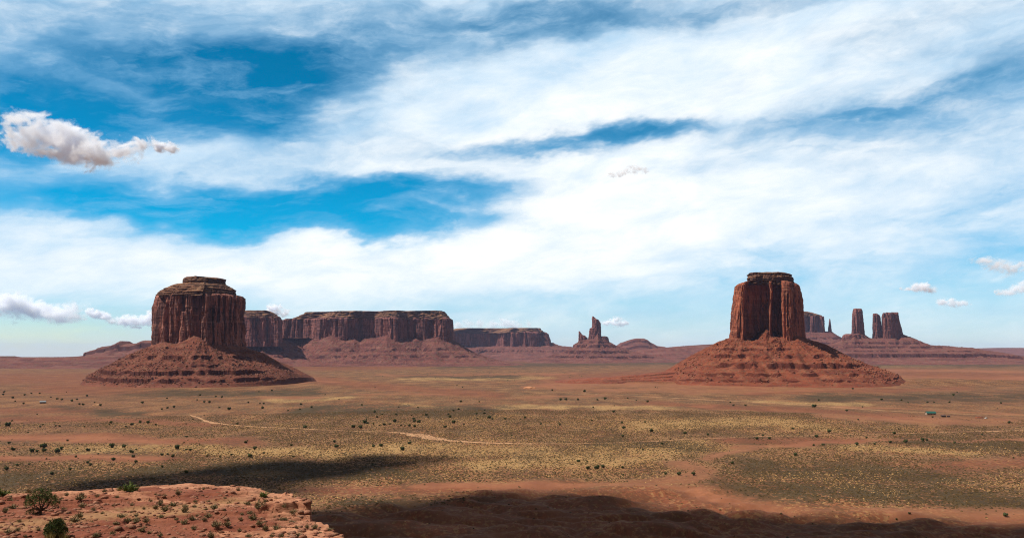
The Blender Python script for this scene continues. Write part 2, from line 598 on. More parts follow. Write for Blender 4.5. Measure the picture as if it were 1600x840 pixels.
def ground_z(x, y):
    x = np.asarray(x, float)
    y = np.asarray(y, float)
    r2 = x * x + y * y
    far = np.sqrt(r2)
    z = -r2 / ER
    z = z + 3.0 * fbm2(x / 520, y / 520, 3, 21) + 0.7 * fbm2(x / 80, y / 80, 3, 31)
    bm = bad_mask(x, y)
    rid = np.abs(noise2(x / 75 + 0.4 * noise2(x / 40, y / 40, 44), y / 48, 41))
    z = z + bm * (9.0 * (rid - 0.25) + 4.0 * np.abs(noise2(x / 24, y / 17, 42)) + 0.8 * noise2(x / 7, y / 6, 43) - 2.0)
    # low red benches west of the right butte
    mound = apron_z(x, y)
    z = z + mound
    # shallow ledges east of it
    e = ((x - 1330.0) / 520.0) ** 2 + ((y - 2900.0) / 330.0) ** 2
    md = 11.0 * np.clip(1 - e + 0.25 * fbm2(x / 110, y / 110, 3, 55), 0, 1)
    q = md / 3.6
    md = 3.6 * (np.floor(q) + sstep(0.7, 1.0, q - np.floor(q)))
    z = z + md
    # far rolling country
    z = z + sstep(5000, 14000, far) * 22.0 * fbm2(x / 2300, y / 1500, 3, 61)
    return z


def strip(u, v, pts, w, aspect=5.0):
    """soft band along a polyline drawn on the plain"""
    best = np.full(u.shape, 1e9)
    for (u0, v0), (u1, v1) in zip(pts[:-1], pts[1:]):
        ax, ay = u0 / aspect, v0
        bx, by = u1 / aspect, v1
        px_, py_ = u / aspect, v
        dx, dy = bx - ax, by - ay
        t = np.clip(((px_ - ax) * dx + (py_ - ay) * dy) / (dx * dx + dy * dy + 1e-9), 0, 1)
        d = np.hypot(px_ - ax - t * dx, py_ - ay - t * dy)
        best = np.minimum(best, d)
    return np.clip(1.15 - 0.65 * best / w, 0, 1)


SAND = [
    ([(870, 603), (1000, 600), (1120, 603), (1290, 601), (1390, 597)], 6.5), ([(930, 609), (1120, 610), (1270, 609)], 4), ([(1390, 592), (1600, 592)], 5),
    ([(1360, 656), (1460, 655), (1560, 658)], 6.5), ([(1290, 652), (1400, 658)], 2.5), ([(1150, 700), (1240, 694), (1400, 690), (1600, 687)], 2.2),
    ([(1060, 722), (1090, 735), (1070, 748)], 5), ([(1110, 715), (1180, 700)], 3), ([(820, 605), (830, 605)], 3),
    ([(640, 758), (820, 753), (1000, 757), (1100, 762)], 5), ([(1000, 752), (1080, 745)], 6), ([(1100, 765), (1210, 790), (1400, 802), (1600, 800)], 8),
    ([(410, 621), (500, 620)], 2.2), ([(560, 616), (700, 617)], 1.8), ([(330, 600), (480, 598)], 2.5), ([(400, 590), (520, 596)], 2),
    ([(820, 620), (930, 617)], 2), ([(1040, 636), (1110, 634)], 1.6), ([(1310, 635), (1420, 640), (1600, 646)], 1.6), ([(0, 684), (150, 682), (240, 690)], 5),
    ([(600, 586), (900, 583)], 1.5), ([(1290, 557), (1600, 556)], 1.6), ([(940, 562), (1100, 560)], 1.5), ([(1380, 578), (1600, 580)], 2.0), ([(0, 712), (230, 714)], 4),
]
RED = [
    ([(0, 592), (110, 590), (190, 604), (90, 608)], 11), ([(0, 655), (160, 653), (320, 661)], 4.5), ([(0, 640), (120, 642)], 4), ([(0, 684), (160, 681), (250, 689), (380, 692)], 6),
    ([(460, 590), (560, 600), (760, 617)], 6), ([(870, 593), (960, 588), (1070, 582)], 9), ([(1000, 594), (1180, 600)], 6), ([(1400, 583), (1600, 590)], 9), ([(1180, 613), (1500, 606)], 4),
    ([(0, 714), (260, 716)], 5), ([(1480, 735), (1600, 725)], 9), ([(500, 765), (900, 755)], 7), ([(1130, 690), (1330, 690)], 5), ([(1020, 630), (1400, 650)], 4), ([(480, 575), (640, 572)], 4), ([(1300, 560), (1600, 562)], 4), ([(800, 565), (1100, 562)], 3),
]
GRASS = [
    ([(420, 625), (540, 622)], 3), ([(650, 635), (720, 637)], 3), ([(800, 637), (900, 635), (1040, 640)], 5), ([(520, 707), (700, 700), (900, 706), (1080, 700)], 9),
    ([(330, 708), (520, 704)], 5), ([(1000, 665), (1200, 660), (1300, 672)], 7), ([(760, 720), (1000, 715)], 10), ([(1180, 625), (1340, 632)], 3), ([(640, 592), (860, 590)], 3), ([(100, 700), (320, 702)], 6),
    ([(1380, 572), (1480, 571)], 2.5), ([(1330, 700), (1500, 712)], 5),
]
DARK = [  # dark scrub; the long far bands are cloud shadow painted into ground colour
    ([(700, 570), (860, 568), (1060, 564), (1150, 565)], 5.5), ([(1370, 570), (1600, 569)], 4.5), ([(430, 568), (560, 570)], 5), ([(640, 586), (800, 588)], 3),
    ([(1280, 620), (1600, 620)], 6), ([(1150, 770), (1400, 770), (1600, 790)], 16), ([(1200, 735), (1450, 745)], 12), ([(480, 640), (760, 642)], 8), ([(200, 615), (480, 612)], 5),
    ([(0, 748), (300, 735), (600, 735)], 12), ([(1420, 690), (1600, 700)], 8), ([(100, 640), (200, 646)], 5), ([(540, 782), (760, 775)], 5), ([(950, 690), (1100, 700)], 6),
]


def cover_at(x, y):
    u, v = to_px(x, y, -(x * x + y * y) / ER)
    wu = 18 * noise2(x / 120, y / 260, 71) + 10 * noise2(x / 45, y / 80, 73)
    wv = 2.6 * noise2(x / 120, y / 260, 72) + 1.5 * noise2(x / 45, y / 80, 74)
    u2, v2 = u + wu, v + wv * np.clip((v - 548) / 60, 0.15, 2.0)
    ok = (y > 200) & (v > 550)
    ch = []
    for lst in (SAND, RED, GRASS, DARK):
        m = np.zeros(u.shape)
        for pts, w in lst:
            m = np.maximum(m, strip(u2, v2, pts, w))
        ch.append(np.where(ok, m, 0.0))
    bm = bad_mask(x, y)
    ch[1] = np.maximum(ch[1], bm * 1.0)
    ch[0] = np.maximum(ch[0], bm * np.clip(0.25 + 0.5 * noise2(x / 55, y / 35, 75), 0, 0.4))
    ch[1] = np.maximum(ch[1], np.where(ok, 0.42 * sstep(560, 60, u) * sstep(720, 660, v) + 0.3 * sstep(1150, 1500, u) * sstep(720, 640, v), 0))
    ap = np.clip(apron_z(x, y) / 5.0, 0, 1)
    ch[1] = np.maximum(ch[1], ap * 1.25)
    ch[0] = ch[0] * (1 - 0.9 * ap)
    side = ~ok
    ch[1] = np.where(side, 0.35 + 0.4 * noise2(x / 300, y / 300, 76), ch[1])
    return np.stack(ch, -1)


def build_ground():
    a_in = np.linspace(R(-37), R(37), 700)
    a_out = np.linspace(R(37), R(323), 90)[1:-1]
    ang = np.concatenate([a_in, a_out])
    rad = np.concatenate([np.geomspace(60, 380, 26)[:-1], np.geomspace(380, 42000, 860)])
    n, m = len(ang), len(rad)
    aa, rr = np.meshgrid(ang, rad)
    x, y = (rr * np.sin(aa)).ravel(), (rr * np.cos(aa)).ravel()
    z = ground_z(x, y)
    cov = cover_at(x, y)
    v = np.stack([x, y, z], -1)
    v = np.vstack([v, [[0, 0, float(z[:n].mean())]]])
    cov = np.vstack([cov, [[0, 0.5, 0, 0]]])
    f = grid_faces(n, m, True)[:, ::-1]
    c = len(v) - 1
    k = np.arange(n)
    tri = np.stack([np.full(n, c), (k + 1) % n, k, k], -1)
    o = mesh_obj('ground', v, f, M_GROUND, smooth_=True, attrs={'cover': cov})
    # the small centre fan, under the overlook
    import bmesh
    bm = bmesh.new()
    bm.from_mesh(o.data)
    bm.verts.ensure_lookup_table()
    for i in range(n):
        try:
            bm.faces.new((bm.verts[c], bm.verts[(i + 1) % n], bm.verts[i]))
        except ValueError:
            pass
    bm.to_mesh(o.data)
    bm.free()
    tag(o, kind='structure')
    return o


ground = build_ground()


def road(name, pts, mat, lift=0.35):
    """pts: (u, v, half-width in metres); a strip laid on the valley floor"""
    w = np.array([[*on_plain(u, v)[:2], h] for u, v, h in pts])
    seg = np.hypot(*(np.diff(w[:, :2], axis=0).T))
    s = np.concatenate([[0], np.cumsum(seg)])
    n = int(s[-1] / 5) + 2
    t = np.linspace(0, s[-1], n)
    c = np.stack([np.interp(t, s, w[:, k]) for k in range(3)], -1)
    for _ in range(8):
        c[1:-1] = (c[:-2] + 2 * c[1:-1] + c[2:]) / 4
    d = np.gradient(c[:, :2], axis=0)
    d /= np.linalg.norm(d, axis=1, keepdims=True)
    nrm = np.stack([-d[:, 1], d[:, 0]], -1)
    lat = np.linspace(-1, 1, 9)
    wl = c[:, 2] * (1 + 0.5 * noise2(t / 40, t * 0 + 1.5, 81) + 0.35 * noise2(t / 13, t * 0 + 4.5, 83))
    wr = c[:, 2] * (1 + 0.5 * noise2(t / 40, t * 0 + 7.5, 82) + 0.35 * noise2(t / 13, t * 0 + 9.5, 84))
    brk = np.clip(0.75 + 1.3 * noise2(t / 75, t * 0 + 2.5, 85) + 0.6 * noise2(t / 22, t * 0 + 3.5, 86), 0.38, 1.35)
    wl, wr = wl * brk, wr * brk
    V = []
    for l in lat:
        hw = wl if l < 0 else wr
        q = c[:, :2] + nrm * (l * hw)[:, None]
        V.append(np.column_stack([q, ground_z(q[:, 0], q[:, 1]) + lift * (1 - 0.75 * abs(l))]))
    V = np.stack(V, 0).reshape(-1, 3)
    return tag(mesh_obj(name, V, grid_faces(n, len(lat), False)[:, ::-1], mat, smooth_=True), kind='structure')


M_ROAD = road_mat()
road('dirt_road', [(298, 646, 3), (312, 651, 7), (324, 657, 7), (345, 661, 4.5), (420, 666, 3.5), (500, 670, 3.5), (600, 674, 5), (640, 677, 11), (668, 682, 14), (700, 687, 9), (760, 691, 4),
                   (850, 692, 3), (960, 690, 3), (1060, 686, 3.5), (1200, 682, 3.2), (1330, 681, 3), (1450, 677, 3), (1640, 671, 3)], M_ROAD)
road('dirt_track', [(930, 614, 3.5), (1010, 618, 4), (1110, 623, 5), (1200, 628, 5), (1320, 636, 4), (1430, 643, 4), (1520, 646, 3), (1640, 648, 3)], M_ROAD)


# ------------------------------------------------------------------ buttes and mesas
def resample(pts, n, smooth_it=1):
    p = np.asarray(pts, float)
    for _ in range(smooth_it):                      # Chaikin corner cutting
        q = np.roll(p, -1, axis=0)
        p = np.stack([0.8 * p + 0.2 * q, 0.2 * p + 0.8 * q], 1).reshape(-1, 2)
    q = np.vstack([p, p[:1]])
    s = np.concatenate([[0], np.cumsum(np.hypot(*np.diff(q, axis=0).T))])
    t = np.linspace(0, s[-1], n, endpoint=False)
    return np.stack([np.interp(t, s, q[:, 0]), np.interp(t, s, q[:, 1])], -1), s[-1]


def out_normals(p):
    d = np.roll(p, -2, axis=0) - np.roll(p, 2, axis=0)
    d /= np.linalg.norm(d, axis=1, keepdims=True) + 1e-9
    return np.stack([d[:, 1], -d[:, 0]], -1)


def circ_smooth(p, sig):
    n = len(p)
    k = np.fft.fftfreq(n) * n
    g = np.exp(-0.5 * (2 * np.pi * k * sig / n) ** 2)
    return np.real(np.fft.ifft(np.fft.fft(p, axis=0) * g[:, None], axis=0))


def zat(v, Y):
    return P(CU, v, Y)[2]


def tower(name, parent, mat, plan, Y0, prof, n, m, seed, flutes, ledge=0.8, ledge_w=5.0, cracks=(), sink=25.0, shoulder=5.0, rag=0.0):
    """a cliff wall: plan = closed outline (u, metres behind Y0), prof = [(v, left u, right u, depth scale)] from base to top"""
    prof = sorted(prof, key=lambda q: -q[0])
    pv = np.array([q[0] for q in prof], float)
    uL0, uR0 = min(p[0] for p in plan), max(p[0] for p in plan)
    s = Y0 / F
    pl, per = resample([((u - uL0) / (uR0 - uL0) * (prof[0][2] - prof[0][1]) * s, y) for u, y in plan], n)
    xn = pl[:, 0] / ((prof[0][2] - prof[0][1]) * s)
    nrm = out_normals(circ_smooth(pl, n * 2.0 / per))
    zb, zt = zat(pv[0], Y0), zat(pv[-1], Y0)
    z = np.concatenate([[zb - sink], np.linspace(zb, zt, m)])
    vz = np.interp(z, [zat(v, Y0) for v in pv], pv)
    up = np.interp
    zz = np.array([zat(v, Y0) for v in pv])
    uL = np.interp(z, zz, [q[1] for q in prof])
    uR = np.interp(z, zz, [q[2] for q in prof])
    ys = np.interp(z, zz, [q[3] for q in prof])
    grow = 0.3 * sum(f_[1] for f_ in flutes) * F / Y0
    uL, uR = uL - grow, uR + grow
    k = np.array([px_dir(0, v)[1] for v in vz])
    Y = Y0 + ys[:, None] * pl[None, :, 1]
    U = uL[:, None] + xn[None, :] * (uR - uL)[:, None]
    X = (U - CU) * Y / k[:, None]
    Z = np.repeat(z[:, None], n, 1)
    d = np.zeros_like(X)
    for w, amp, st in flutes:
        nn = np.abs(noise3(X / w, Y / w, Z / (w * st), seed + int(w * 7)))
        d += amp * (1 - np.minimum(1, nn * 3.0) ** 0.7)
    d += ledge * (0.5 + noise3(X / 60, Y / 60, Z / ledge_w, seed + 91)) + 0.5 * ledge * noise3(X / 25, Y / 25, Z / (ledge_w * 0.4), seed + 92)
    d += 1.2 * fbm3(X / 14, Y / 14, Z / 22, 3, seed + 93)
    front = (nrm[:, 1] < 0.15)[None, :] * np.ones_like(X)
    V = vz[:, None] + 0 * X
    for cu, hw, dep, vt, vb in cracks:
        cuz = cu + 0.8 * noise2(z / 25, z * 0 + cu, seed + 95)
        win = sstep(vt - 1.5, vt + 2.5, V) * (1 - sstep(vb - 2.5, vb + 1.5, V))
        d += front * dep * np.exp(-((U - cuz[:, None]) / hw) ** 4) * win
    topd = np.clip(1 - (zt - Z) / max(shoulder, 0.1), 0, 1)
    d += shoulder * 0.7 * topd ** 2
    X = X - nrm[None, :, 0] * d
    Y = Y - nrm[None, :, 1] * d
    if rag:
        Z = Z + sstep(0.55, 1.0, (Z - zb) / (zt - zb)) * rag * (noise3(X / (rag * 1.1), Y / (rag * 1.1), 0 * Z, seed + 97) - 0.25)
    rows = [np.stack([X, Y, Z], -1)]
    cx, cy = X[-1].mean(), Y[-1].mean()
    for q in (0.9, 0.75, 0.55, 0.35, 0.15, 0.02):
        xx, yy = cx + (X[-1] - cx) * q, cy + (Y[-1] - cy) * q
        zz_ = Z[-1] + 0.6 + 1.6 * noise2(xx / 18, yy / 18, seed + 98)
        rows.append(np.stack([xx, yy, zz_], -1)[None])
    V_ = np.concatenate(rows, 0)
    mm = V_.shape[0]
    o = mesh_obj(name, V_.reshape(-1, 3), grid_faces(n, mm, True), mat, parent)
    return o


def interp_prof(pts, d):
    a = np.array(pts, float)
    return np.interp(d, a[:, 0], a[:, 1])


def talus(name, parent, mat, plan, Y0, left, right, front, back_d, n, m, seed, benches=(), cones=(), gully=7.0, rough=1.6, smooth_m=18.0, step_rough=1.0):
    """the debris apron. left/right = silhouettes [(u, v)] from the cliff foot outwards; front = [(metres out, z)]"""
    s = Y0 / F
    pl, per = resample([((u - CU) * (Y0 + y) / F, y) for u, y in plan], n)
    pl = circ_smooth(pl, n * smooth_m / per)
    C = pl.mean(0)
    nd = out_normals(pl)
    nd = circ_smooth(nd, n * 0.02)
    nd /= np.linalg.norm(nd, axis=1, keepdims=True)
    L = [(abs(u - left[0][0]) * s, zat(v, Y0)) for u, v in left]
    Rr = [(abs(u - right[0][0]) * s, zat(v, Y0)) for u, v in right]
    Fr = list(front)
    Bk = [(0, L[0][1]), (back_d, Fr[-1][1])]
    w = np.stack([np.clip(-nd[:, 0], 0, 1) ** 2, np.clip(nd[:, 0], 0, 1) ** 2, np.clip(-nd[:, 1], 0, 1) ** 2, np.clip(nd[:, 1], 0, 1) ** 2], 0)
    D = np.array([L[-1][0], Rr[-1][0], Fr[-1][0], back_d])
    t = np.concatenate([np.linspace(-0.16, 0, max(4, m // 10))[:-1], np.linspace(0, 1, m)])
    tt = np.clip(t, 0, 1)
    Zs = [interp_prof(p, tt * Dk) for p, Dk in zip((L, Rr, Fr, Bk), D)]
    Z = sum(wk[None, :] * zk[:, None] for wk, zk in zip(w, Zs))
    off = (w * D[:, None]).sum(0)
    T = t[:, None]
    To, Ti = np.clip(T, 0, 1), np.clip(-T, 0, 1) * 3.0
    X = pl[None, :, 0] + nd[None, :, 0] * off[None, :] * To + (C[0] - pl[None, :, 0]) * Ti
    Y = Y0 + pl[None, :, 1] + nd[None, :, 1] * off[None, :] * To + (C[1] - pl[None, :, 1]) * Ti
    Z = Z + np.clip(-T, 0, 1) * 60.0
    ph = np.arctan2(nd[:, 1], nd[:, 0])
    g = 1.3 * noise3(np.cos(ph)[None, :] * 2.6, np.sin(ph)[None, :] * 2.6, T * 1.1, seed + 3) + noise3(np.cos(ph)[None, :] * 6, np.sin(ph)[None, :] * 6, T * 1.6, seed + 1) + 0.4 * noise3(np.cos(ph)[None, :] * 13, np.sin(ph)[None, :] * 13, T * 3.0, seed + 2)
    env = np.clip(T * 5, 0, 1) * np.clip((1 - T) * 2.2, 0, 1)
    Z = Z + gully * g * env
    for cu, amp, wd, rch in cones:
        xc = (cu - CU) * Y / F
        Z = Z + (nd[None, :, 1] < 0.2) * amp * np.clip(1 - np.abs(X - xc) / (wd * (0.35 + 1.3 * np.clip(T, 0, 1) + 0.3)), 0, 1) * np.clip(1 - T / rch, 0, 1.1)
    for zl, h, pres, sd in benches:
        zc = zl + 3.0 * noise3(np.cos(ph)[None, :] * 3, np.sin(ph)[None, :] * 3, 0.3, seed + sd)
        pr = sstep(-0.12, 0.12, noise3(X / 38, Y / 38, 0.5, seed + sd + 5) + pres)
        pr = pr * sstep(0.3, 0.75, -nd[:, 1] + 0.25 * noise3(np.cos(ph) * 4, np.sin(ph) * 4, 0.7, seed + sd + 8))[None, :]
        zc = zc + 1.6 * noise3(X / 13, Y / 13, 0.2, seed + sd + 6) + 1.0 * noise3(X / 5, Y / 5, 0.2, seed + sd + 7)
        kk = (Z - zc) / (1.6 * h)
        kc = np.clip(kk, -1, 1)
        z2 = zc + 1.6 * h * np.sign(kc) * np.abs(kc) ** 0.12
        Z = np.where(np.abs(kk) < 1, Z + (z2 - Z) * pr, Z)
    e2 = np.clip((1 - T) * 6, 0, 1)
    Z = Z + e2 * (rough * fbm2(X / 26, Y / 26, 3, seed + 30) + rough * 0.6 * step_rough * np.abs(noise2(X / 7, Y / 7, seed + 40)) + 0.5 * rough * noise2(X / 3.1, Y / 3.1, seed + 41))
    gz = ground_z(X[-1], Y[-1])
    dz = (gz - 4.0) - Z[-1]
    Z = Z + dz[None, :] * np.clip((T - 0.55) / 0.45, 0, 1) ** 1.6
    V = np.stack([X, Y, Z], -1)
    o = mesh_obj(name, V.reshape(-1, 3), grid_faces(n, len(t), True)[:, ::-1], mat, parent)
    return o, V


def ico(sub=1):
    import bmesh
    bm = bmesh.new()
    bmesh.ops.create_icosphere(bm, subdivisions=sub, radius=1.0)
    v = np.array([q.co[:] for q in bm.verts])
    f = np.array([[q.index for q in fc.verts] for fc in bm.faces])
    bm.free()
    return v, f


ICO1, ICO2, ICO3, ICO4 = ico(1), ico(2), ico(3), ico(4)


def boulders(name, V, mat, count, smin, smax, seed, label_kind='stuff'):
    r = np.random.default_rng(seed)
    rows, cols, _ = V.shape
    vs, fs, base = [], [], 0
    ctr = V.mean((0, 1))
    iv, jf = ICO1
    ok = 0
    while ok < count:
        i = int(rows * (0.15 + 0.8 * r.random() ** 0.8))
        j = r.integers(cols)
        if i >= rows or V[i, j, 1] > ctr[1]:
            continue
        p = V[i, j]
        sz = smin + (smax - smin) * r.random() ** 5
        q = iv * sz * (1 + 0.35 * (r.random((len(iv), 1)) - 0.5)) * (r.random(3) * 0.6 + 0.7)
        vs.append(q + p + [r.normal() * 2, r.normal() * 2, sz * 0.25])
        fs.append(jf + base)
        base += len(iv)
        ok += 1
    o = mesh_obj(name, np.vstack(vs), np.vstack(fs), mat)
    return tag(o, kind='stuff')


# --- left butte
YA = 2800.0
planA = [(237, 40), (240, -20), (252, -75), (272, -105), (300, -118), (312, -135), (324, -138), (328, -112), (345, -95), (365, -60), (380, -20), (385, 40), (372, 95), (330, 130), (280, 125), (250, 95)]
bA = empty('butte', (*P(311, 602, YA)[:2], 0))
tag(bA, 'broad round red butte with dark streaked cliffs and stepped dome top, big one at left', 'butte')
tower('cliff', bA, M_CLIFF_A, planA, YA,
      [(541, 236.5, 385.5, 1.0), (515, 237, 381.5, 0.98), (492, 238, 379, 0.95), (486, 238.4, 379.6, 0.95), (480, 239, 381.5, 0.94), (466, 242.5, 381.5, 0.93), (463, 243.5, 378, 0.92), (460, 245, 370, 0.9)],
      900, 130, 100, [(75, 15, 8), (30, 9, 7), (11, 4.0, 6)], 1.1, 5.0,
      cracks=[(247.5, 2.4, 34, 463, 512), (257, 2.2, 36, 476, 538), (283, 3.2, 26, 462, 488), (303.5, 4.4, 40, 463, 535), (272, 1.4, 18, 502, 538), (293, 1.0, 14, 490, 538), (265, 0.9, 14, 470, 520), (343, 2.0, 26, 464, 505), (353, 1.5, 22, 466, 536), (362, 1.3, 20, 466, 524), (372, 1.4, 20, 470, 530), (334, 1.2, 16, 480, 538)], shoulder=7)
tower('cap_rock', bA, M_CAP, planA, YA,
      [(463, 242, 372, 0.93), (459.5, 243, 371, 0.92), (456, 246, 370, 0.89), (452.5, 250, 369, 0.84), (449.5, 256, 365, 0.77), (446.5, 263, 360, 0.68), (444, 270, 355, 0.56), (442.5, 280, 354, 0.46)],
      500, 46, 140, [(40, 5, 2), (14, 3, 1.5)], 5.0, 4.5, sink=4, shoulder=1)
tower('summit_ledge', bA, M_CAP, planA, YA,
      [(444, 286, 353, 0.44), (440, 285, 354, 0.44), (436.5, 285.5, 354, 0.44), (435.5, 286, 353, 0.43), (434, 287, 343, 0.38), (432.8, 289, 320, 0.32)],
      360, 20, 160, [(20, 4, 2), (9, 2, 1.5)], 3.5, 4, sink=6, shoulder=1)
frontA = [(0, 120), (38, 96), (72, 79), (112, 56), (150, 38), (188, 21), (215, 9), (235, 1), (250, -4)]
tA, VA = talus('talus_slope', bA, M_TALUS_A, planA, YA,
               [(238, 541), (226, 547), (206, 556), (188, 565), (172, 574), (161, 580.5), (153, 587.5), (149, 595), (146, 601)],
               [(384, 541), (405, 552), (428, 565), (445, 575), (460, 585), (466, 591), (469, 597), (472, 602)], frontA, 420, 1500, 330, 200,
               benches=[(37, 6.0, 0.4, 11), (17, 5.5, 0.35, 12), (80, 6, 0.0, 13), (58, 3, -0.05, 14)], cones=[(305, 20, 80, 0.45), (258, 8, 50, 0.4)], gully=9, rough=2.2)
boulders('talus_boulders', VA, M_BOULDER_A, 5200, 0.6, 3.6, 5)

# --- right butte
YB = 2900.0
planB = [(1142, 50), (1142.5, -20), (1146, -70), (1154, -92), (1165, -95), (1167, -70), (1170, -30), (1180, -20), (1196, -22), (1199, -72), (1204, -86), (1208, -66), (1211, -34), (1218, -36), (1220, -98), (1228, -112), (1239, -108), (1244, -70), (1256, -10), (1255, 70), (1225, 115), (1170, 110)]
bB = empty('butte', (*P(1200, 600, YB)[:2], 0))
tag(bB, 'tall square orange butte with overhanging flat cap on wide red cone, at right', 'butte')
tower('cliff', bB, M_CLIFF_B, planB, YB,
      [(530, 1141, 1257.5, 1.0), (508, 1143, 1255, 1.0), (486, 1144.3, 1254, 0.98), (457, 1148.5, 1251.7, 0.95), (447, 1150.5, 1248, 0.92), (443.5, 1155, 1245, 0.88), (441.5, 1160, 1242, 0.84)],
      900, 130, 300, [(75, 9, 8), (28, 7, 7), (11, 3.6, 6)], 1.1, 5.0,
      cracks=[(1161, 1.5, 16, 448, 522), (1190, 1.6, 8, 450, 520), (1226, 1.3, 16, 470, 528), (1232, 1.4, 14, 462, 512), (1215, 3, 10, 448, 524), (1245, 1.3, 14, 450, 520), (1250, 1.2, 9, 452, 520)], shoulder=6)
capB = [(1142, 50), (1144, -40), (1160, -85), (1185, -70), (1205, -90), (1235, -95), (1254, -30), (1255, 70), (1225, 115), (1170, 110)]
tower('cap_rock', bB, M_CAP, capB, YB,
      [(445, 1164, 1240, 0.72), (442, 1167, 1240, 0.70), (438, 1166, 1241, 0.74), (434, 1166.5, 1240.5, 0.73), (432, 1168, 1238, 0.68), (429, 1167, 1236.5, 0.68), (427, 1169, 1233, 0.62)],
      460, 36, 340, [(22, 4, 1.2), (9, 2.4, 1.2)], 4.0, 4.0, sink=4, shoulder=1.5)
frontB = [(0, 132), (45, 108), (95, 82), (150, 56), (200, 34), (240, 17), (272, 6), (298, 0), (320, -4)]
tB, VB = talus('talus_slope', bB, M_TALUS_B, planB, YB,
               [(1143, 527), (1127, 535), (1110, 545), (1093, 555), (1070, 569), (1065, 573), (1054, 582), (1047, 590), (1042, 598)],
               [(1256, 527), (1287, 542), (1307, 552), (1336, 565), (1368, 579), (1386, 587), (1393, 594), (1399, 601)], frontB, 460, 1500, 330, 400,
               benches=[(56, 7, 0.12, 11), (30, 4, 0.0, 12), (82, 5, 0.0, 13), (13, 3, 0.15, 14), (105, 4, 0.05, 15)], cones=[(1196, 30, 62, 0.75), (1150, 6, 40, 0.3), (1245, 8, 35, 0.35)], gully=9, rough=2.4)
boulders('talus_boulders', VB, M_BOULDER_B, 6000, 0.6, 4.2, 6)

# --- long mesa behind, in two blocks
YC = 6900.0
bC = empty('mesa', (*P(560, 566, YC)[:2], 0))
tag(bC, 'long flat topped purple red mesa with alcoves, directly right of the left butte', 'mesa')
planC = [(436, 150), (441, 60), (452, 40), (470, 30), (486, -10), (490, -90), (500, -150), (520, -160), (535, -190), (552, -160), (566, -120), (578, -110), (590, -180), (606, -260), (620, -270), (630, -200), (640, -160), (655, -150), (662, -200), (672, -180), (680, -220), (692, -240), (704, -210), (709, -120), (712, 60), (700, 260), (600, 420), (480, 400)]
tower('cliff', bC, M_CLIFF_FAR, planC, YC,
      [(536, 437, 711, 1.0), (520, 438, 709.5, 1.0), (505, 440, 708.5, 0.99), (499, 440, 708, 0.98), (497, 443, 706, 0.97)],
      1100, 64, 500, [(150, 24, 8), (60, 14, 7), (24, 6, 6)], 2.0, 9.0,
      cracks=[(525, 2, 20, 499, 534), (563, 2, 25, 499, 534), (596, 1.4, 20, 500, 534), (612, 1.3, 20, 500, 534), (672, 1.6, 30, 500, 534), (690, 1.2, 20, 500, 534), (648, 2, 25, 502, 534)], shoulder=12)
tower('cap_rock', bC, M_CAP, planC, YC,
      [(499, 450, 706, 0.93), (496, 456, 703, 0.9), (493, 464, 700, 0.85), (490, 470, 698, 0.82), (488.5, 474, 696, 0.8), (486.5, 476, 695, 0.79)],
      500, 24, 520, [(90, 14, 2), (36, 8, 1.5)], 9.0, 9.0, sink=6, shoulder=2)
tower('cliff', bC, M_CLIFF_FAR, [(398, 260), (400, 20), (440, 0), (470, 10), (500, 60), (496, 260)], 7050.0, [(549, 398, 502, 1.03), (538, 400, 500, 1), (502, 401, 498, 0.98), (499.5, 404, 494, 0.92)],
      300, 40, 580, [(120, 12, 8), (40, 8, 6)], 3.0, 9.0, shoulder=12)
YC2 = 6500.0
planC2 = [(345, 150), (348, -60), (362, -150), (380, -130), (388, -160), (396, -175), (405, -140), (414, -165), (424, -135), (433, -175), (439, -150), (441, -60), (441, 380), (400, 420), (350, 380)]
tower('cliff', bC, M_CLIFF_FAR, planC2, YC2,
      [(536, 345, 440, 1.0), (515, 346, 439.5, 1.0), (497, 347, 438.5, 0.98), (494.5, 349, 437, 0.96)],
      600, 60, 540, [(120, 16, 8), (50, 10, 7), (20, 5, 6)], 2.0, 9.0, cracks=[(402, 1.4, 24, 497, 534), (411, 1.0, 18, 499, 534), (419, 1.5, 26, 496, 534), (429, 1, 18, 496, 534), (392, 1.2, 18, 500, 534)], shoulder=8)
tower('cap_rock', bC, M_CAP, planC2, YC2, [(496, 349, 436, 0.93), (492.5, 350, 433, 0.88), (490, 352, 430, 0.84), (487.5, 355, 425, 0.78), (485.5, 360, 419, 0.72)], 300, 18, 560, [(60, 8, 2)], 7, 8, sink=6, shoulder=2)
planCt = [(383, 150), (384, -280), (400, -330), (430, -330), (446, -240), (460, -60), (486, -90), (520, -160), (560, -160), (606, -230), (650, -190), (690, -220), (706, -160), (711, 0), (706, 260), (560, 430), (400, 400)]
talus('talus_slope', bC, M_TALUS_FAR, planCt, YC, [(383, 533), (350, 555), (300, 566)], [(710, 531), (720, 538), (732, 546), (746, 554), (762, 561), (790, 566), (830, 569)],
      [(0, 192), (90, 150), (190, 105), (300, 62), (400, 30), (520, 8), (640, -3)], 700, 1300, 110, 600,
      benches=[(110, 10, -0.15, 11), (60, 8, -0.15, 12)], cones=[(405, 35, 120, 0.6), (520, 26, 150, 0.6), (605, 34, 130, 0.7), (660, -26, 60, 0.5), (685, 18, 90, 0.6), (563, -24, 60, 0.5)], gully=16, rough=5.0, smooth_m=60)

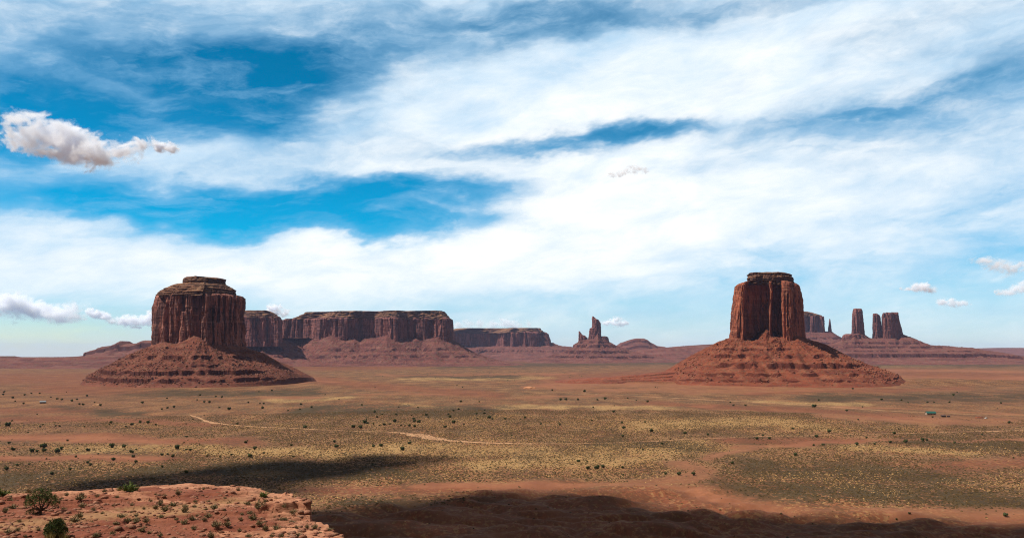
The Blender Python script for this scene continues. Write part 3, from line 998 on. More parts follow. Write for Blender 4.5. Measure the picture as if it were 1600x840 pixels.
# --- flat mesa further off
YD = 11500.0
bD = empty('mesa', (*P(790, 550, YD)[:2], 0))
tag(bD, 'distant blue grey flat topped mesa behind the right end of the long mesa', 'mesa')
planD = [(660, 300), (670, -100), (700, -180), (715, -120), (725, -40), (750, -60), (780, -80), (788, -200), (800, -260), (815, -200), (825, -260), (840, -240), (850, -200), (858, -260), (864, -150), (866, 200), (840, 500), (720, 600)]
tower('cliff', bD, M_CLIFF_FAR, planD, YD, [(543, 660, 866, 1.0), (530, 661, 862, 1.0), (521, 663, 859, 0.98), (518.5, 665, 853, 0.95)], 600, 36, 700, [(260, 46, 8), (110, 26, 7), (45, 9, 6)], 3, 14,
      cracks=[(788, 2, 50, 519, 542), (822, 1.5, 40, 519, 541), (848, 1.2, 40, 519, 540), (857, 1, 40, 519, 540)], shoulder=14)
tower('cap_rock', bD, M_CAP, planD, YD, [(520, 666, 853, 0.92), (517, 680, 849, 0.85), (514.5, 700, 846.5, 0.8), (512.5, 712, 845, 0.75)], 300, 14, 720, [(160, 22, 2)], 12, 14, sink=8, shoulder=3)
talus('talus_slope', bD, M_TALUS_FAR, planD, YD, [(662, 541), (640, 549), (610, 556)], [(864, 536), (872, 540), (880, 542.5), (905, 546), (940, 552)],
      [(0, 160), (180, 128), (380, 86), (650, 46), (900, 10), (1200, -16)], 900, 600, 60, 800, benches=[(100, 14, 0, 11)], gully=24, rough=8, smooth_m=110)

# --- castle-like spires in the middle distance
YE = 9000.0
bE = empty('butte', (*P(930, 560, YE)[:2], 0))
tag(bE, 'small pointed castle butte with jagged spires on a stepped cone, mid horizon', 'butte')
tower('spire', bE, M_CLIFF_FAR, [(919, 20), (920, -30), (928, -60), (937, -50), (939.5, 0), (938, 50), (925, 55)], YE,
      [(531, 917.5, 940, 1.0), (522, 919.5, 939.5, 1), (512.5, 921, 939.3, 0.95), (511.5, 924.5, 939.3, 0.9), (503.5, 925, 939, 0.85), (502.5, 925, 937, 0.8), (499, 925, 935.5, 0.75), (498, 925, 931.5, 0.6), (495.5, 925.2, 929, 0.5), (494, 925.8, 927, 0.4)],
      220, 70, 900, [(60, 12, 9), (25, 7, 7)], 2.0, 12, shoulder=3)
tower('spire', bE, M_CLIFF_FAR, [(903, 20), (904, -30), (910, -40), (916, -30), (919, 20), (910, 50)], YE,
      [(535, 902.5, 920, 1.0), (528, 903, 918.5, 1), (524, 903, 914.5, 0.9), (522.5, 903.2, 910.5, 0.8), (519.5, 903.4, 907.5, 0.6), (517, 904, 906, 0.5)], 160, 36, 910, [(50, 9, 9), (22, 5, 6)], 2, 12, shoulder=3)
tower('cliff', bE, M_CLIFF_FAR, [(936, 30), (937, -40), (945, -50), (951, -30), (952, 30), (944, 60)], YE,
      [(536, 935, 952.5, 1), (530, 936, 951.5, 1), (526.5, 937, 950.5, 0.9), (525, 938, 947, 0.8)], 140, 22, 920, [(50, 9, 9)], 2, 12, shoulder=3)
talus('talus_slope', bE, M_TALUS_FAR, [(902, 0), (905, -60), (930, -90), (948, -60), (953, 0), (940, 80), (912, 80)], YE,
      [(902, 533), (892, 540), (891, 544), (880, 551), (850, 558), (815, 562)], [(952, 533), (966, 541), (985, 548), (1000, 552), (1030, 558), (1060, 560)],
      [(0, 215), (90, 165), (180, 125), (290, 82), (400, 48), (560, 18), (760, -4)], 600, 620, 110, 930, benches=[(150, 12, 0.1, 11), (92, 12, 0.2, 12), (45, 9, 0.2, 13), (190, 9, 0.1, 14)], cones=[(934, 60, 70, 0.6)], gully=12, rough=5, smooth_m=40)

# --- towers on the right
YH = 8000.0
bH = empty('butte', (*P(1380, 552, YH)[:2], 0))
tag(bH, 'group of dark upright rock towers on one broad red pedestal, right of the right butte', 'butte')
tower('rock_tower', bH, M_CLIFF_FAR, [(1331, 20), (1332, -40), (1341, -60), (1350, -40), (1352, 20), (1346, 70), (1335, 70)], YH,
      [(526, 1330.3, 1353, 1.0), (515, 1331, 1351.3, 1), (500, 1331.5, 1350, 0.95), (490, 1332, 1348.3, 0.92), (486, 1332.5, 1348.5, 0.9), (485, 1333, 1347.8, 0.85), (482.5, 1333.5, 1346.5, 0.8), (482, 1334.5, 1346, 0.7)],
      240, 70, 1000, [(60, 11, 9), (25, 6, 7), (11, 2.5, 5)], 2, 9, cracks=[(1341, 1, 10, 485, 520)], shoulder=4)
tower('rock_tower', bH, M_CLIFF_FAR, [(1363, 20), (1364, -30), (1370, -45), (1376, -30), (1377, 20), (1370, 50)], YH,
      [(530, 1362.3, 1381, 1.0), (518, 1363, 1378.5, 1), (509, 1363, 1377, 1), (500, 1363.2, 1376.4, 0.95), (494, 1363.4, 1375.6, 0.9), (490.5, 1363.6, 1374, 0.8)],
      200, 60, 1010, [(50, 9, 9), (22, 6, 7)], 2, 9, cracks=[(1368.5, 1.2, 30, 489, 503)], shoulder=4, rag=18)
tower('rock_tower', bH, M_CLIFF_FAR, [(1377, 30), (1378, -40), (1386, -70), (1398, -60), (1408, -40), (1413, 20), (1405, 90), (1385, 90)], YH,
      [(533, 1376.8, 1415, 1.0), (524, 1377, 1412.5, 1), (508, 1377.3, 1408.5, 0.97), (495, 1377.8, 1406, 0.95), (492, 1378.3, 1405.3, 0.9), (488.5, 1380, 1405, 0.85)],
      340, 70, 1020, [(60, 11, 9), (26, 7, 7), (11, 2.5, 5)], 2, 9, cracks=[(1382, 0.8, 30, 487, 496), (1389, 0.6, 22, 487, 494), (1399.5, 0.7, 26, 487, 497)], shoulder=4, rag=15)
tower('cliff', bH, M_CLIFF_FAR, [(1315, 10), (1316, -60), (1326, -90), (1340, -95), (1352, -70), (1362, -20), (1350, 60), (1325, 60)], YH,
      [(533, 1314, 1364, 1), (528, 1315, 1362, 1), (524, 1316, 1356, 0.95), (521.5, 1320, 1352, 0.88)], 260, 20, 1030, [(60, 10, 6)], 4, 8, shoulder=4)
planHt = [(1314, 0), (1320, -90), (1345, -110), (1375, -90), (1400, -90), (1414, -30), (1412, 80), (1370, 130), (1325, 100)]
talus('talus_slope', bH, M_TALUS_FAR, planHt, YH, [(1314, 531), (1300, 537), (1285, 541), (1265, 545), (1220, 549), (1150, 553)],
      [(1413, 523), (1433, 530.5), (1455, 540), (1475, 540.7), (1496, 541.3), (1519, 543.5), (1530, 546), (1570, 550), (1620, 553)],
      [(0, 208), (70, 178), (170, 140), (300, 106), (420, 84), (540, 66), (620, 40), (720, 22), (900, 2), (1100, -8)], 800, 1000, 130, 1040,
      benches=[(172, 8, 0.1, 11), (135, 8, 0.15, 12), (64, 13, 0.45, 13), (100, 6, 0, 14)], cones=[(1333, 22, 60, 0.3), (1402, -22, 40, 0.25)], gully=9, rough=4, smooth_m=40)

YI = 10500.0
bI = empty('butte', (*P(1275, 550, YI)[:2], 0))
tag(bI, 'small distant mesa block with one thin needle, just behind the right butte', 'butte')
tower('cliff', bI, M_CLIFF_FAR, [(1236, 40), (1240, -80), (1256, -100), (1262, -60), (1268, -90), (1276, -100), (1281, -70), (1287, -80), (1289, 0), (1285, 160), (1245, 160)], YI,
      [(522, 1235, 1290, 1), (510, 1236, 1288.5, 1), (497, 1237, 1287.5, 0.98), (494, 1239, 1287, 0.95)], 300, 44, 1100, [(90, 18, 8), (40, 9, 7)], 3, 12, cracks=[(1264, 1.2, 40, 494, 518), (1272, 1, 24, 494, 518), (1281, 1, 30, 494, 518)], shoulder=6)
tower('cap_rock', bI, M_CAP, [(1236, 40), (1240, -80), (1260, -90), (1280, -80), (1289, 0), (1285, 160), (1245, 160)], YI,
      [(495, 1239, 1286.5, 0.9), (492.5, 1240, 1285, 0.85), (490, 1242, 1277, 0.75), (487.5, 1243, 1268, 0.65), (486.5, 1244, 1262, 0.6)], 200, 16, 1120, [(60, 12, 2)], 8, 10, sink=5, shoulder=2)
tower('needle', bI, M_CLIFF_FAR, [(1293.5, 0), (1294, -22), (1297, -28), (1299.5, -20), (1300, 10), (1297, 28)], YI,
      [(521, 1291.5, 1302, 1), (517, 1293.3, 1300, 1), (508, 1294, 1299, 0.8), (503, 1294.6, 1298.4, 0.7), (499.5, 1295.4, 1297.6, 0.5), (498, 1295.8, 1297, 0.4)], 120, 40, 1130, [(30, 6, 6)], 3, 14, shoulder=3)
talus('talus_slope', bI, M_TALUS_FAR, [(1236, 40), (1245, -120), (1270, -140), (1298, -90), (1302, 0), (1290, 160), (1245, 160)], YI,
      [(1236, 518), (1200, 535), (1150, 545)], [(1302, 518.5), (1313, 526), (1316, 529), (1335, 538), (1370, 546), (1420, 551)],
      [(0, 312), (120, 250), (260, 190), (420, 130), (600, 80), (800, 30), (1000, -10)], 800, 600, 90, 1140, benches=[(250, 12, 0.1, 11), (190, 12, 0.1, 12), (130, 12, 0.1, 13)], gully=14, rough=6, smooth_m=60)


def ridge(name, mat, top, Y0, foot_v, front_d, back_d, n, m, seed, cliff=0.35, terr=((0.8, 0.10), (0.5, 0.12), (0.25, 0.1)), wob=0.25, rough=3.0, label=None, cat=None, kind=None):
    """a long low plateau: top = skyline [(u, v)]; terraced front and back slopes"""
    tp = np.array(top, float)
    s = Y0 / F
    u = np.linspace(tp[0, 0], tp[-1, 0], n)
    zt = np.array([zat(v, Y0) for v in np.interp(u, tp[:, 0], tp[:, 1])])
    x = (u - CU) * s
    yf = np.linspace(-1, 1, m)
    T = np.abs(yf)[:, None]
    xx = np.repeat(x[None, :], m, 0)
    wv = 1 + wob * fbm2(x / (front_d * 0.9), x * 0 + seed, 4, seed)[None, :]
    yy = Y0 + np.where(yf[:, None] < 0, -T * front_d * wv, T * back_d * wv)
    fl = 0.14
    h = 1 - np.clip((T - fl) / (1 - fl), 0, 1)
    h = h ** 1.25
    h = h + 0.05 * fbm2(xx / (front_d * 0.35), yy / (front_d * 0.35), 4, seed + 3) * np.clip(4 * h * (1 - h), 0, 1)
    for hc, hw in terr:
        hcc = hc + 0.02 * noise2(xx / front_d, yy / front_d, seed + 9)
        k = np.clip((h - hcc) / hw, -1, 1)
        h2 = hcc + hw * np.sign(k) * np.abs(k) ** 0.28
        h = np.where(np.abs(h - hcc) < hw, h2, h)
    gz = ground_z(xx, yy) - 5.0
    ends = np.clip(np.minimum(u - u[0], u[-1] - u) / (0.02 * (u[-1] - u[0])), 0, 1)
    z = gz + np.clip((zt[None, :] - gz), 0, None) * h * ends[None, :] + rough * fbm2(xx / (rough * 9), yy / (rough * 9), 3, seed + 5) * np.clip(h * 4, 0, 1) * np.clip((T - fl) * 8, 0.08, 1)
    V = np.stack([xx, yy, z], -1)
    o = mesh_obj(name, V.reshape(-1, 3), grid_faces(n, m, False), mat)
    return tag(o, label, cat, None, kind)


ridge('low_mesa', M_TALUS_FAR, [(930, 552), (960, 541), (963, 540), (970, 535), (974, 534), (984, 530.5), (992, 528.5), (1004, 528.5), (1010, 531), (1014, 534.5), (1021, 538), (1024, 540), (1036, 541.5), (1060, 550)], 12500, 552, 700, 700, 300, 90, 1200, terr=((0.86, 0.10), (0.6, 0.10), (0.35, 0.08)), wob=0.1, rough=4,
      label='small domed mesa with layered purple sides, beside the castle spires', cat='mesa')
ridge('low_mesa', M_TALUS_FAR, [(985, 552), (1000, 546), (1040, 542.5), (1070, 540), (1100, 538), (1130, 536.5), (1180, 535), (1250, 538), (1300, 548)], 10000, 556, 900, 900, 420, 80, 1210, wob=0.4, rough=5,
      label='long low sloping plateau running behind the right butte, banded dark red', cat='mesa')
ridge('low_mesa', M_TALUS_FAR, [(126, 562), (133, 556), (145.5, 554.5), (146, 549), (148.5, 549), (149, 553), (150.5, 549), (152, 547), (165, 544), (167, 541.5), (184, 539.5), (190, 536), (194, 535), (196, 532.5), (199, 533), (204, 537), (208, 537.2), (222, 536), (227, 533), (234, 531.5), (262, 531.5), (280, 540), (300, 556)], 7500, 565, 520, 520, 520, 100, 1220, terr=((0.78, 0.2), (0.35, 0.1)), wob=0.25, rough=3,
      label='low stepped ridge with a small knob, left edge of the left butte', cat='mesa')
ridge('low_mesa', M_TALUS_FAR, [(-420, 560), (-300, 556.5), (0, 556), (18, 556), (26, 558.5), (70, 558.5), (85, 557.5), (110, 557.5), (140, 556), (240, 553), (330, 556), (420, 568)], 6000, 578, 800, 600, 520, 90, 1230, terr=((0.8, 0.16), (0.45, 0.12), (0.2, 0.06)), wob=0.4, rough=3,
      label='long low dark red bench along the far left horizon', cat='mesa')
ridge('low_ridge', M_APRON, [(846, 603), (868, 596), (900, 592), (950, 588.5), (1000, 584.5), (1040, 580), (1075, 575), (1110, 569), (1150, 575), (1180, 600)], 2900, 600, 150, 300, 420, 110, 1260, terr=((0.82, 0.13), (0.55, 0.12), (0.3, 0.1)), wob=0.45, rough=1.1,
      label='low dark red stepped apron running left from the foot of the right butte', cat='ridge')
ridge('hills', M_TALUS_FAR, [(1380, 556), (1440, 545), (1500, 544.5), (1560, 543), (1620, 543.2), (1800, 542.5), (2000, 545), (2100, 556)], 20000, 552, 2500, 2500, 300, 50, 1240, wob=0.4, rough=8, kind='structure')
ridge('hills', M_TALUS_FAR, [(780, 556), (820, 547.5), (900, 545.5), (1000, 547), (1100, 545.5), (1250, 548), (1300, 556)], 15000, 556, 1800, 1500, 300, 50, 1250, wob=0.4, rough=8, kind='structure')


# ------------------------------------------------------------------ red rock shelf below the overlook
SH_Z = CAM_H - 19.6
shelf_rim_px = [(-60, 776), (0, 770), (50, 767), (100, 764), (160, 765), (220, 763), (262, 760), (296, 757), (330, 759), (380, 758.5), (400, 764), (420, 769), (446, 770), (466, 775), (478, 781), (484, 792), (486, 799), (491, 808), (510, 818), (530, 826), (548, 833), (566, 846)]


def build_shelf():
    rim = [on_plain(u, v, SH_Z + (0.8 if 462 < u < 487 and v < 800 else 0.0))[:2] for u, v in shelf_rim_px]
    n_in = len(rim)
    rest = [(-9, 78), (-2, 62), (8, 42), (20, 18), (30, -8), (20, -45), (-60, -60), (-150, -40), (-175, 30), (-150, 95), (-110, 118)]
    pts = np.array(rim + rest)
    # dense along the visible rim, coarse elsewhere
    d = np.hypot(*np.diff(np.vstack([pts, pts[:1]]), axis=0).T)
    s = np.concatenate([[0], np.cumsum(d)])
    q = np.vstack([pts, pts[:1]])
    t = np.concatenate([np.linspace(0, s[n_in], 1150, endpoint=False), np.linspace(s[n_in], s[-1], 170, endpoint=False)])
    o = np.stack([np.interp(t, s, q[:, 0]), np.interp(t, s, q[:, 1])], -1)
    n = len(o)
    jag = 0.9 * noise2(o[:, 0] / 3.5, o[:, 1] / 3.5, 11) + 0.5 * np.round(2.2 * noise2(o[:, 0] / 1.6, o[:, 1] / 1.6, 12))
    C = np.array([-50.0, 52.0])
    rd = o - C
    rl = np.linalg.norm(rd, axis=1)
    un = rd / rl[:, None]
    o = o + un * jag[:, None]
    ts = np.concatenate([np.linspace(0.02, 0.3, 30)[:-1], np.linspace(0.3, 1.0, 330)])
    X = C[0] + (o[None, :, 0] - C[0]) * ts[:, None]
    Y = C[1] + (o[None, :, 1] - C[1]) * ts[:, None]

    def top_z(X, Y):
        base = np.where(Y < 72, np.interp(Y, [-80, 0, 72], [CAM_H - 2.5, CAM_H - 2.6, SH_Z - 0.1]), SH_Z)
        w = noise2(X / 22, Y / 9, 14)
        h = 0.9 * fbm2(X / 34 + 0.3 * w, Y / 13 - X / 60, 4, 15)
        st = 0.30
        k = h / st
        h = st * (np.floor(k) + sstep(0.72, 1.0, k - np.floor(k)))
        h = h + 0.14 * fbm2(X / 2.2, Y / 1.6, 4, 16, 0.6) + 0.5 * noise2(X / 26, Y / 20, 17)
        y1 = 112.0 + 0.9 * noise2(X / 1.7, Y / 3, 27) + 0.25 * (X + 30)
        up = 0.85 * np.clip((X + 31.5 + 1.5 * noise2(X / 2, Y / 2, 26)) / 2.0, 0, 1) * np.clip((Y - y1) / 0.3, 0, 1) * (Y > 60)
        return base + up + h * np.clip((Y - 20) / 40, 0, 1)
    Z = top_z(X, Y)
    slope = np.abs(noise2(X / 34, Y / 7 - X / 40, 18))
    edge = ts[:, None] * np.ones_like(X)
    u, v = to_px(X, Y, Z)
    rock = sstep(0.45, 0.9, 1 - slope * 3.5) * (0.35 + 0.6 * noise2(X / 30, Y / 30, 19)) + sstep(0.80, 0.98, edge + 0.06 * noise2(X / 8, Y / 3, 24)) * 0.7
    rock = rock + np.clip(noise2(X / 18, Y / 2.6, 25) * 1.6 - 0.25, 0, 0.8) * sstep(0.55, 0.85, edge)
    straw = np.clip(1.0 - np.abs((v - (822 - 0.105 * u)) / 15), 0, 1) * 0.9 + np.clip(noise2(X / 14, Y / 9, 20), 0, 1) * 0.4
    straw = np.where(Y > 60, straw, 0)
    cov = np.stack([np.clip(rock, 0, 1), np.clip(straw, 0, 1), 0 * X, 0 * X], -1)
    # cliff below the rim: stacked ledges then a rubble slope to the valley floor
    drops = np.concatenate([np.linspace(0, 6, 34)[1:], np.linspace(6, 24, 24)[1:], np.linspace(24, 90, 24)[1:]])
    outw = np.interp(drops, [0, 0.3, 1.0, 2.2, 2.6, 4.5, 6, 14, 24, 90], [0, 0.05, 0.0, -0.5, 0.5, 0.4, 1.2, 3.0, 9, 75])
    rx, ry, rz = X[-1], Y[-1], Z[-1]
    CX, CY, CZ = [], [], []
    for dr, ow in zip(drops, outw):
        bx = rx + un[:, 0] * ow
        by = ry + un[:, 1] * ow
        j = 0.7 * noise3(bx / 2.2, by / 2.2, (rz - dr) / 0.7, 22) * min(1, dr) + 1.2 * noise3(bx / 9, by / 9, (rz - dr) / 4, 23) * min(1, dr / 3)
        CX.append(bx + un[:, 0] * j)
        CY.append(by + un[:, 1] * j)
        CZ.append(rz - dr)
    CX, CY, CZ = map(np.array, (CX, CY, CZ))
    V = np.concatenate([np.stack([X, Y, Z], -1), np.stack([CX, CY, CZ], -1)], 0)
    wc = np.zeros((len(drops), n, 4))
    wc[..., 2] = np.clip(drops / 0.6, 0, 1)[:, None]
    wc[..., 0] = 0.5
    cov = np.concatenate([cov, wc], 0)
    m = V.shape[0]
    ob = mesh_obj('rock_shelf', V.reshape(-1, 3), grid_faces(n, m, True), shelf_mat(), smooth_=False, attrs={'cover': cov.reshape(-1, 4)})
    tag(ob, kind='structure')
    return top_z


shelf_z = build_shelf()


def shelf_stones():
    r = np.random.default_rng(77)
    iv, jf = ICO1
    vs, fs, base = [], [], 0
    for i in range(2600):
        u, v = r.uniform(-10, 560), r.uniform(760, 845)
        p = on_plain(u, v, SH_Z)
        if v < np.interp(u, [q[0] for q in shelf_rim_px], [q[1] for q in shelf_rim_px]) + 4:
            continue
        sz = 0.05 + 0.42 * r.random() ** 5 + (0.12 * r.random() ** 2 if u > 400 else 0)
        z = float(0)
        q = iv * sz * (1 + 0.5 * (r.random((len(iv), 1)) - 0.5)) * [1.2, 1.0, 0.6]
        vs.append(q + [p[0], p[1], 0.0])
        fs.append(jf + base)
        base += len(iv)
    V = np.vstack(vs)
    c = V.reshape(-1, len(iv), 3).mean(1)
    V[:, 2] += np.repeat(shelf_z(c[:, 0], c[:, 1]), len(iv)) + 0.02
    tag(mesh_obj('loose_stones', V, np.vstack(fs), slope_mat('shelf_stone', (0.26, 0.11, 0.065), (0.13, 0.05, 0.034), (0.38, 0.20, 0.13), 0.1, 0.0)), kind='stuff')


shelf_stones()


def shelf_point(u, v):
    p = on_plain(u, v, SH_Z)
    for _ in range(4):
        z = float(shelf_z(np.array([p[0]]), np.array([p[1]]))[0])
        p = on_plain(u, v, z)
    return p


# ------------------------------------------------------------------ plants
def blades(count, fn, seed):
    """small leaf-shaped triangles; fn(r) -> centre, outward direction, length, width"""
    r = np.random.default_rng(seed)
    V = np.zeros((count * 3, 3))
    for i in range(count):
        c, d, l, w = fn(r)
        d = np.array(d) / (np.linalg.norm(d) + 1e-9)
        side = np.cross(d, r.normal(size=3))
        side /= np.linalg.norm(side) + 1e-9
        V[i * 3] = c - side * w
        V[i * 3 + 1] = c + side * w
        V[i * 3 + 2] = c + d * l
    return V, np.arange(count * 3).reshape(-1, 3)


def shrub_mesh(name, mat, seed, count=260, h=0.62):
    def fn(r):
        a, q = r.random() * 6.283, r.random() ** 0.5
        lean = q * 1.15
        d = np.array([math.cos(a) * math.sin(lean), math.sin(a) * math.sin(lean), math.cos(lean)])
        rad = (0.25 + 0.75 * r.random()) * (0.85 + 0.3 * math.sin(3 * a + seed))
        c = d * rad * np.array([0.55, 0.55, h])
        return c, d + r.normal(size=3) * 0.45, 0.16 + 0.12 * r.random(), 0.022 + 0.03 * r.random()
    V, f = blades(count, fn, seed)
    # a few woody stems
    st = []
    r = np.random.default_rng(seed + 5)
    for i in range(9):
        a, ln = r.random() * 6.283, 0.3 + 0.25 * r.random()
        d = np.array([math.cos(a) * 0.6, math.sin(a) * 0.6, 0.8])
        s = np.array([-math.sin(a), math.cos(a), 0]) * 0.015
        st += [s * 1, -s, d * ln]
    V = np.vstack([V, np.array(st)])
    f = np.vstack([f, np.arange(27).reshape(-1, 3) + count * 3])
    o = mesh_obj(name, V, f, mat, link=False)
    return o.data


def grass_mesh(name, mat, seed, count=160, h=0.7):
    def fn(r):
        a, q = r.random() * 6.283, r.random()
        d = np.array([math.cos(a) * q * 0.7, math.sin(a) * q * 0.7, 1.0])
        return np.array([math.cos(a) * q * 0.25, math.sin(a) * q * 0.25, 0]), d, h * (0.6 + 0.5 * r.random()), 0.012
    V, f = blades(count, fn, seed)
    return mesh_obj(name, V, f, mat, link=False).data


SHRUBS = [shrub_mesh('desert_shrub', M_SHRUB, 40 + i, 210 + 40 * i, 0.5 + 0.08 * i) for i in range(5)]
GREENS = [shrub_mesh('green_shrub', M_GREEN, 60 + i, 380, 0.6) for i in range(2)]
TUFTS = [grass_mesh('grass_tuft', M_STRAW, 70 + i) for i in range(2)]


def place(name, me, loc, sc, rz, label, cat, group=None):
    o = bpy.data.objects.new(name, me)
    COL.objects.link(o)
    o.location = loc
    o.scale = sc if isinstance(sc, tuple) else (sc, sc, sc)
    o.rotation_euler = (0, 0, rz)
    return tag(o, label, cat, group)


# shrubs seen on the shelf (u, v of the foot, width in pixels)
SHELF_SHRUBS = [(20, 794, 18), (9, 797, 10), (45, 770, 14), (16, 786, 14), (8, 800, 10), (100, 796, 12), (95, 780, 8), (128, 774, 10), (125, 781, 20), (104, 774, 8), (128, 792, 14), (146, 796, 9), (118, 815, 18), (125, 808, 14), (143, 818, 9),
    (165, 780, 8), (183, 777, 8), (177, 790, 6), (206, 789, 8), (163, 769, 7), (190, 808, 16), (200, 814, 14), (213, 806, 8), (213, 816, 14), (228, 816, 13), (181, 819, 14), (176, 834, 12), (222, 830, 13), (233, 833, 10), (152, 776, 10), (243, 772, 6),
    (273, 779, 10), (257, 776, 9), (278, 772, 12), (250, 788, 10), (270, 790, 16), (290, 792, 12), (258, 798, 16), (243, 794, 12), (288, 800, 14), (252, 808, 12), (276, 812, 10), (288, 818, 18), (300, 812, 12), (308, 806, 6),
    (322, 796, 9), (304, 792, 10), (335, 795, 16), (358, 787, 9), (350, 797, 6), (325, 807, 15), (337, 823, 20), (319, 812, 10), (355, 822, 14), (344, 800, 9), (356, 812, 12), (303, 826, 14), (345, 832, 8), (374, 829, 9), (376, 812, 9),
    (387, 788, 14), (391, 802, 14), (378, 804, 7), (405, 796, 18), (414, 784, 7), (412, 792, 10), (430, 795, 12), (395, 812, 18), (405, 820, 13), (415, 828, 12), (432, 826, 18), (428, 808, 8), (440, 813, 10), (446, 812, 9), (458, 805, 14), (457, 817, 14), (432, 781, 10),
    (444, 792, 9), (492, 826, 12), (480, 824, 10), (515, 828, 12), (500, 832, 8), (452, 834, 10), (463, 824, 8), (466, 838, 12), (388, 838, 12), (425, 838, 12), (440, 838, 9), (395, 770, 7), (372, 766, 7), (340, 772, 9), (352, 778, 7), (318, 764, 7),
    (60, 828, 10), (30, 815, 9), (12, 832, 12), (28, 828, 9), (150, 838, 14), (250, 838, 10), (330, 840, 14), (8, 812, 9), (40, 838, 9), (205, 800, 7), (160, 802, 8), (225, 795, 7), (236, 783, 7), (210, 778, 6), (305, 784, 8), (326, 785, 7)]
r_ = random.Random(3)
for i, (u, v, w) in enumerate(SHELF_SHRUBS):
    p = shelf_point(u, v)
    s = w / F * p[1] / 1.15 * r_.uniform(0.85, 1.1)
    place('desert_shrub', SHRUBS[i % 5], (p[0], p[1], p[2] - 0.05), (s, s, s * r_.uniform(0.85, 1.15)), r_.random() * 6.28,
          'low grey green desert shrub on the red sand of the near rock shelf', 'shrub', 'low shrubs dotted over the near rock shelf')
for u, v, w, g in [(200, 768, 26, 0), (208, 767, 20, 1), (3, 775, 22, 0), (412, 776, 18, 1)]:
    p = shelf_point(u, v)
    s = w / F * p[1] / 1.15
    place('green_shrub', GREENS[g], (p[0], p[1], p[2] - 0.05), (s, s, s * 0.95), r_.random() * 6.28,
          {200: 'larger of two touching bright green shrubs on the shelf rim', 208: 'smaller of two touching bright green shrubs on the shelf rim', 3: 'bright green shrub at the left end of the shelf rim', 412: 'pale green shrub near the right corner of the shelf rim'}[u], 'shrub')
for u, v, w, g in [(92, 838, 20, 0), (100, 841, 18, 1), (78, 842, 18, 0), (186, 766, 10, 1)]:
    p = shelf_point(u, v)
    s = w / F * p[1] / 0.9
    place('grass_tuft', TUFTS[g], (p[0], p[1], p[2] - 0.03), s, r_.random() * 6.28, {186: 'small straw coloured grass tuft beside green shrubs on the shelf rim'}.get(u, 'straw yellow grass tuft below the round juniper bush'), 'grass tuft', None if u == 186 else 'grass tufts at the foot of the juniper bush')


def tube(path, radii, n=7):
    path = np.asarray(path, float)
    V, fs = [], []
    for i, (p, rr) in enumerate(zip(path, radii)):
        d = path[min(i + 1, len(path) - 1)] - path[max(i - 1, 0)]
        d /= np.linalg.norm(d) + 1e-9
        a = np.cross(d, [0.3, 0.9, 0.1])
        a /= np.linalg.norm(a)
        b = np.cross(d, a)
        for k in range(n):
            t = 2 * math.pi * k / n
            V.append(p + rr * (math.cos(t) * a + math.sin(t) * b))
    return np.array(V), grid_faces(n, len(path), True)


def near_juniper(name, loc, height, width, seed, clumps, label, open_=True):
    r = np.random.default_rng(seed)
    root = empty(name, loc)
    tag(root, label, 'tree')
    vs, fs, base = [], [], 0
    fork = np.array([0.05, 0.0, height * (0.22 if open_ else 0.12)])
    limbs = [([(0, 0, -0.2), (0.03, 0, 0.25 * fork[2] + 0.05), fork * 0.7, fork], [0.20, 0.17, 0.14, 0.13])]
    for c in clumps:
        c = np.array(c) * [width / 2, width / 2, height]
        mid = fork * 0.45 + c * 0.55 + [0, 0, -0.12 * height + 0.05 * r.normal()]
        limbs.append(([fork * 0.8, fork * 0.6 + mid * 0.4, mid, c], [0.10, 0.075, 0.05, 0.02]))
    for path, rad in limbs:
        V, f = tube(path, [q * height / 3.0 for q in rad])
        vs.append(V)
        fs.append(f + base)
        base += len(V)
    mesh_obj('trunk', np.vstack(vs), np.vstack(fs), M_BARK, root, True).location = (0, 0, 0)
    LV, LF, base = [], [], 0
    for c in clumps:
        c = np.array(c) * [width / 2, width / 2, height]
        rad = width * (0.13 + 0.07 * r.random())

        def fn(q):
            d = q.normal(size=3)
            d /= np.linalg.norm(d)
            rr = rad * (0.45 + 0.55 * q.random() ** 0.5)
            return c + d * rr * [1, 1, 0.8], d + [0, 0, 0.5] + q.normal(size=3) * 0.5, 0.13 + 0.1 * q.random(), 0.03 + 0.03 * q.random()
        V, f = blades(190 if open_ else 280, fn, seed + len(LV) * 3)
        LV.append(V)
        LF.append(f + base)
        base += len(V)
    mesh_obj('crown', np.vstack(LV), np.vstack(LF), M_JUNIPER_NEAR, root).location = (0, 0, 0)
    return root


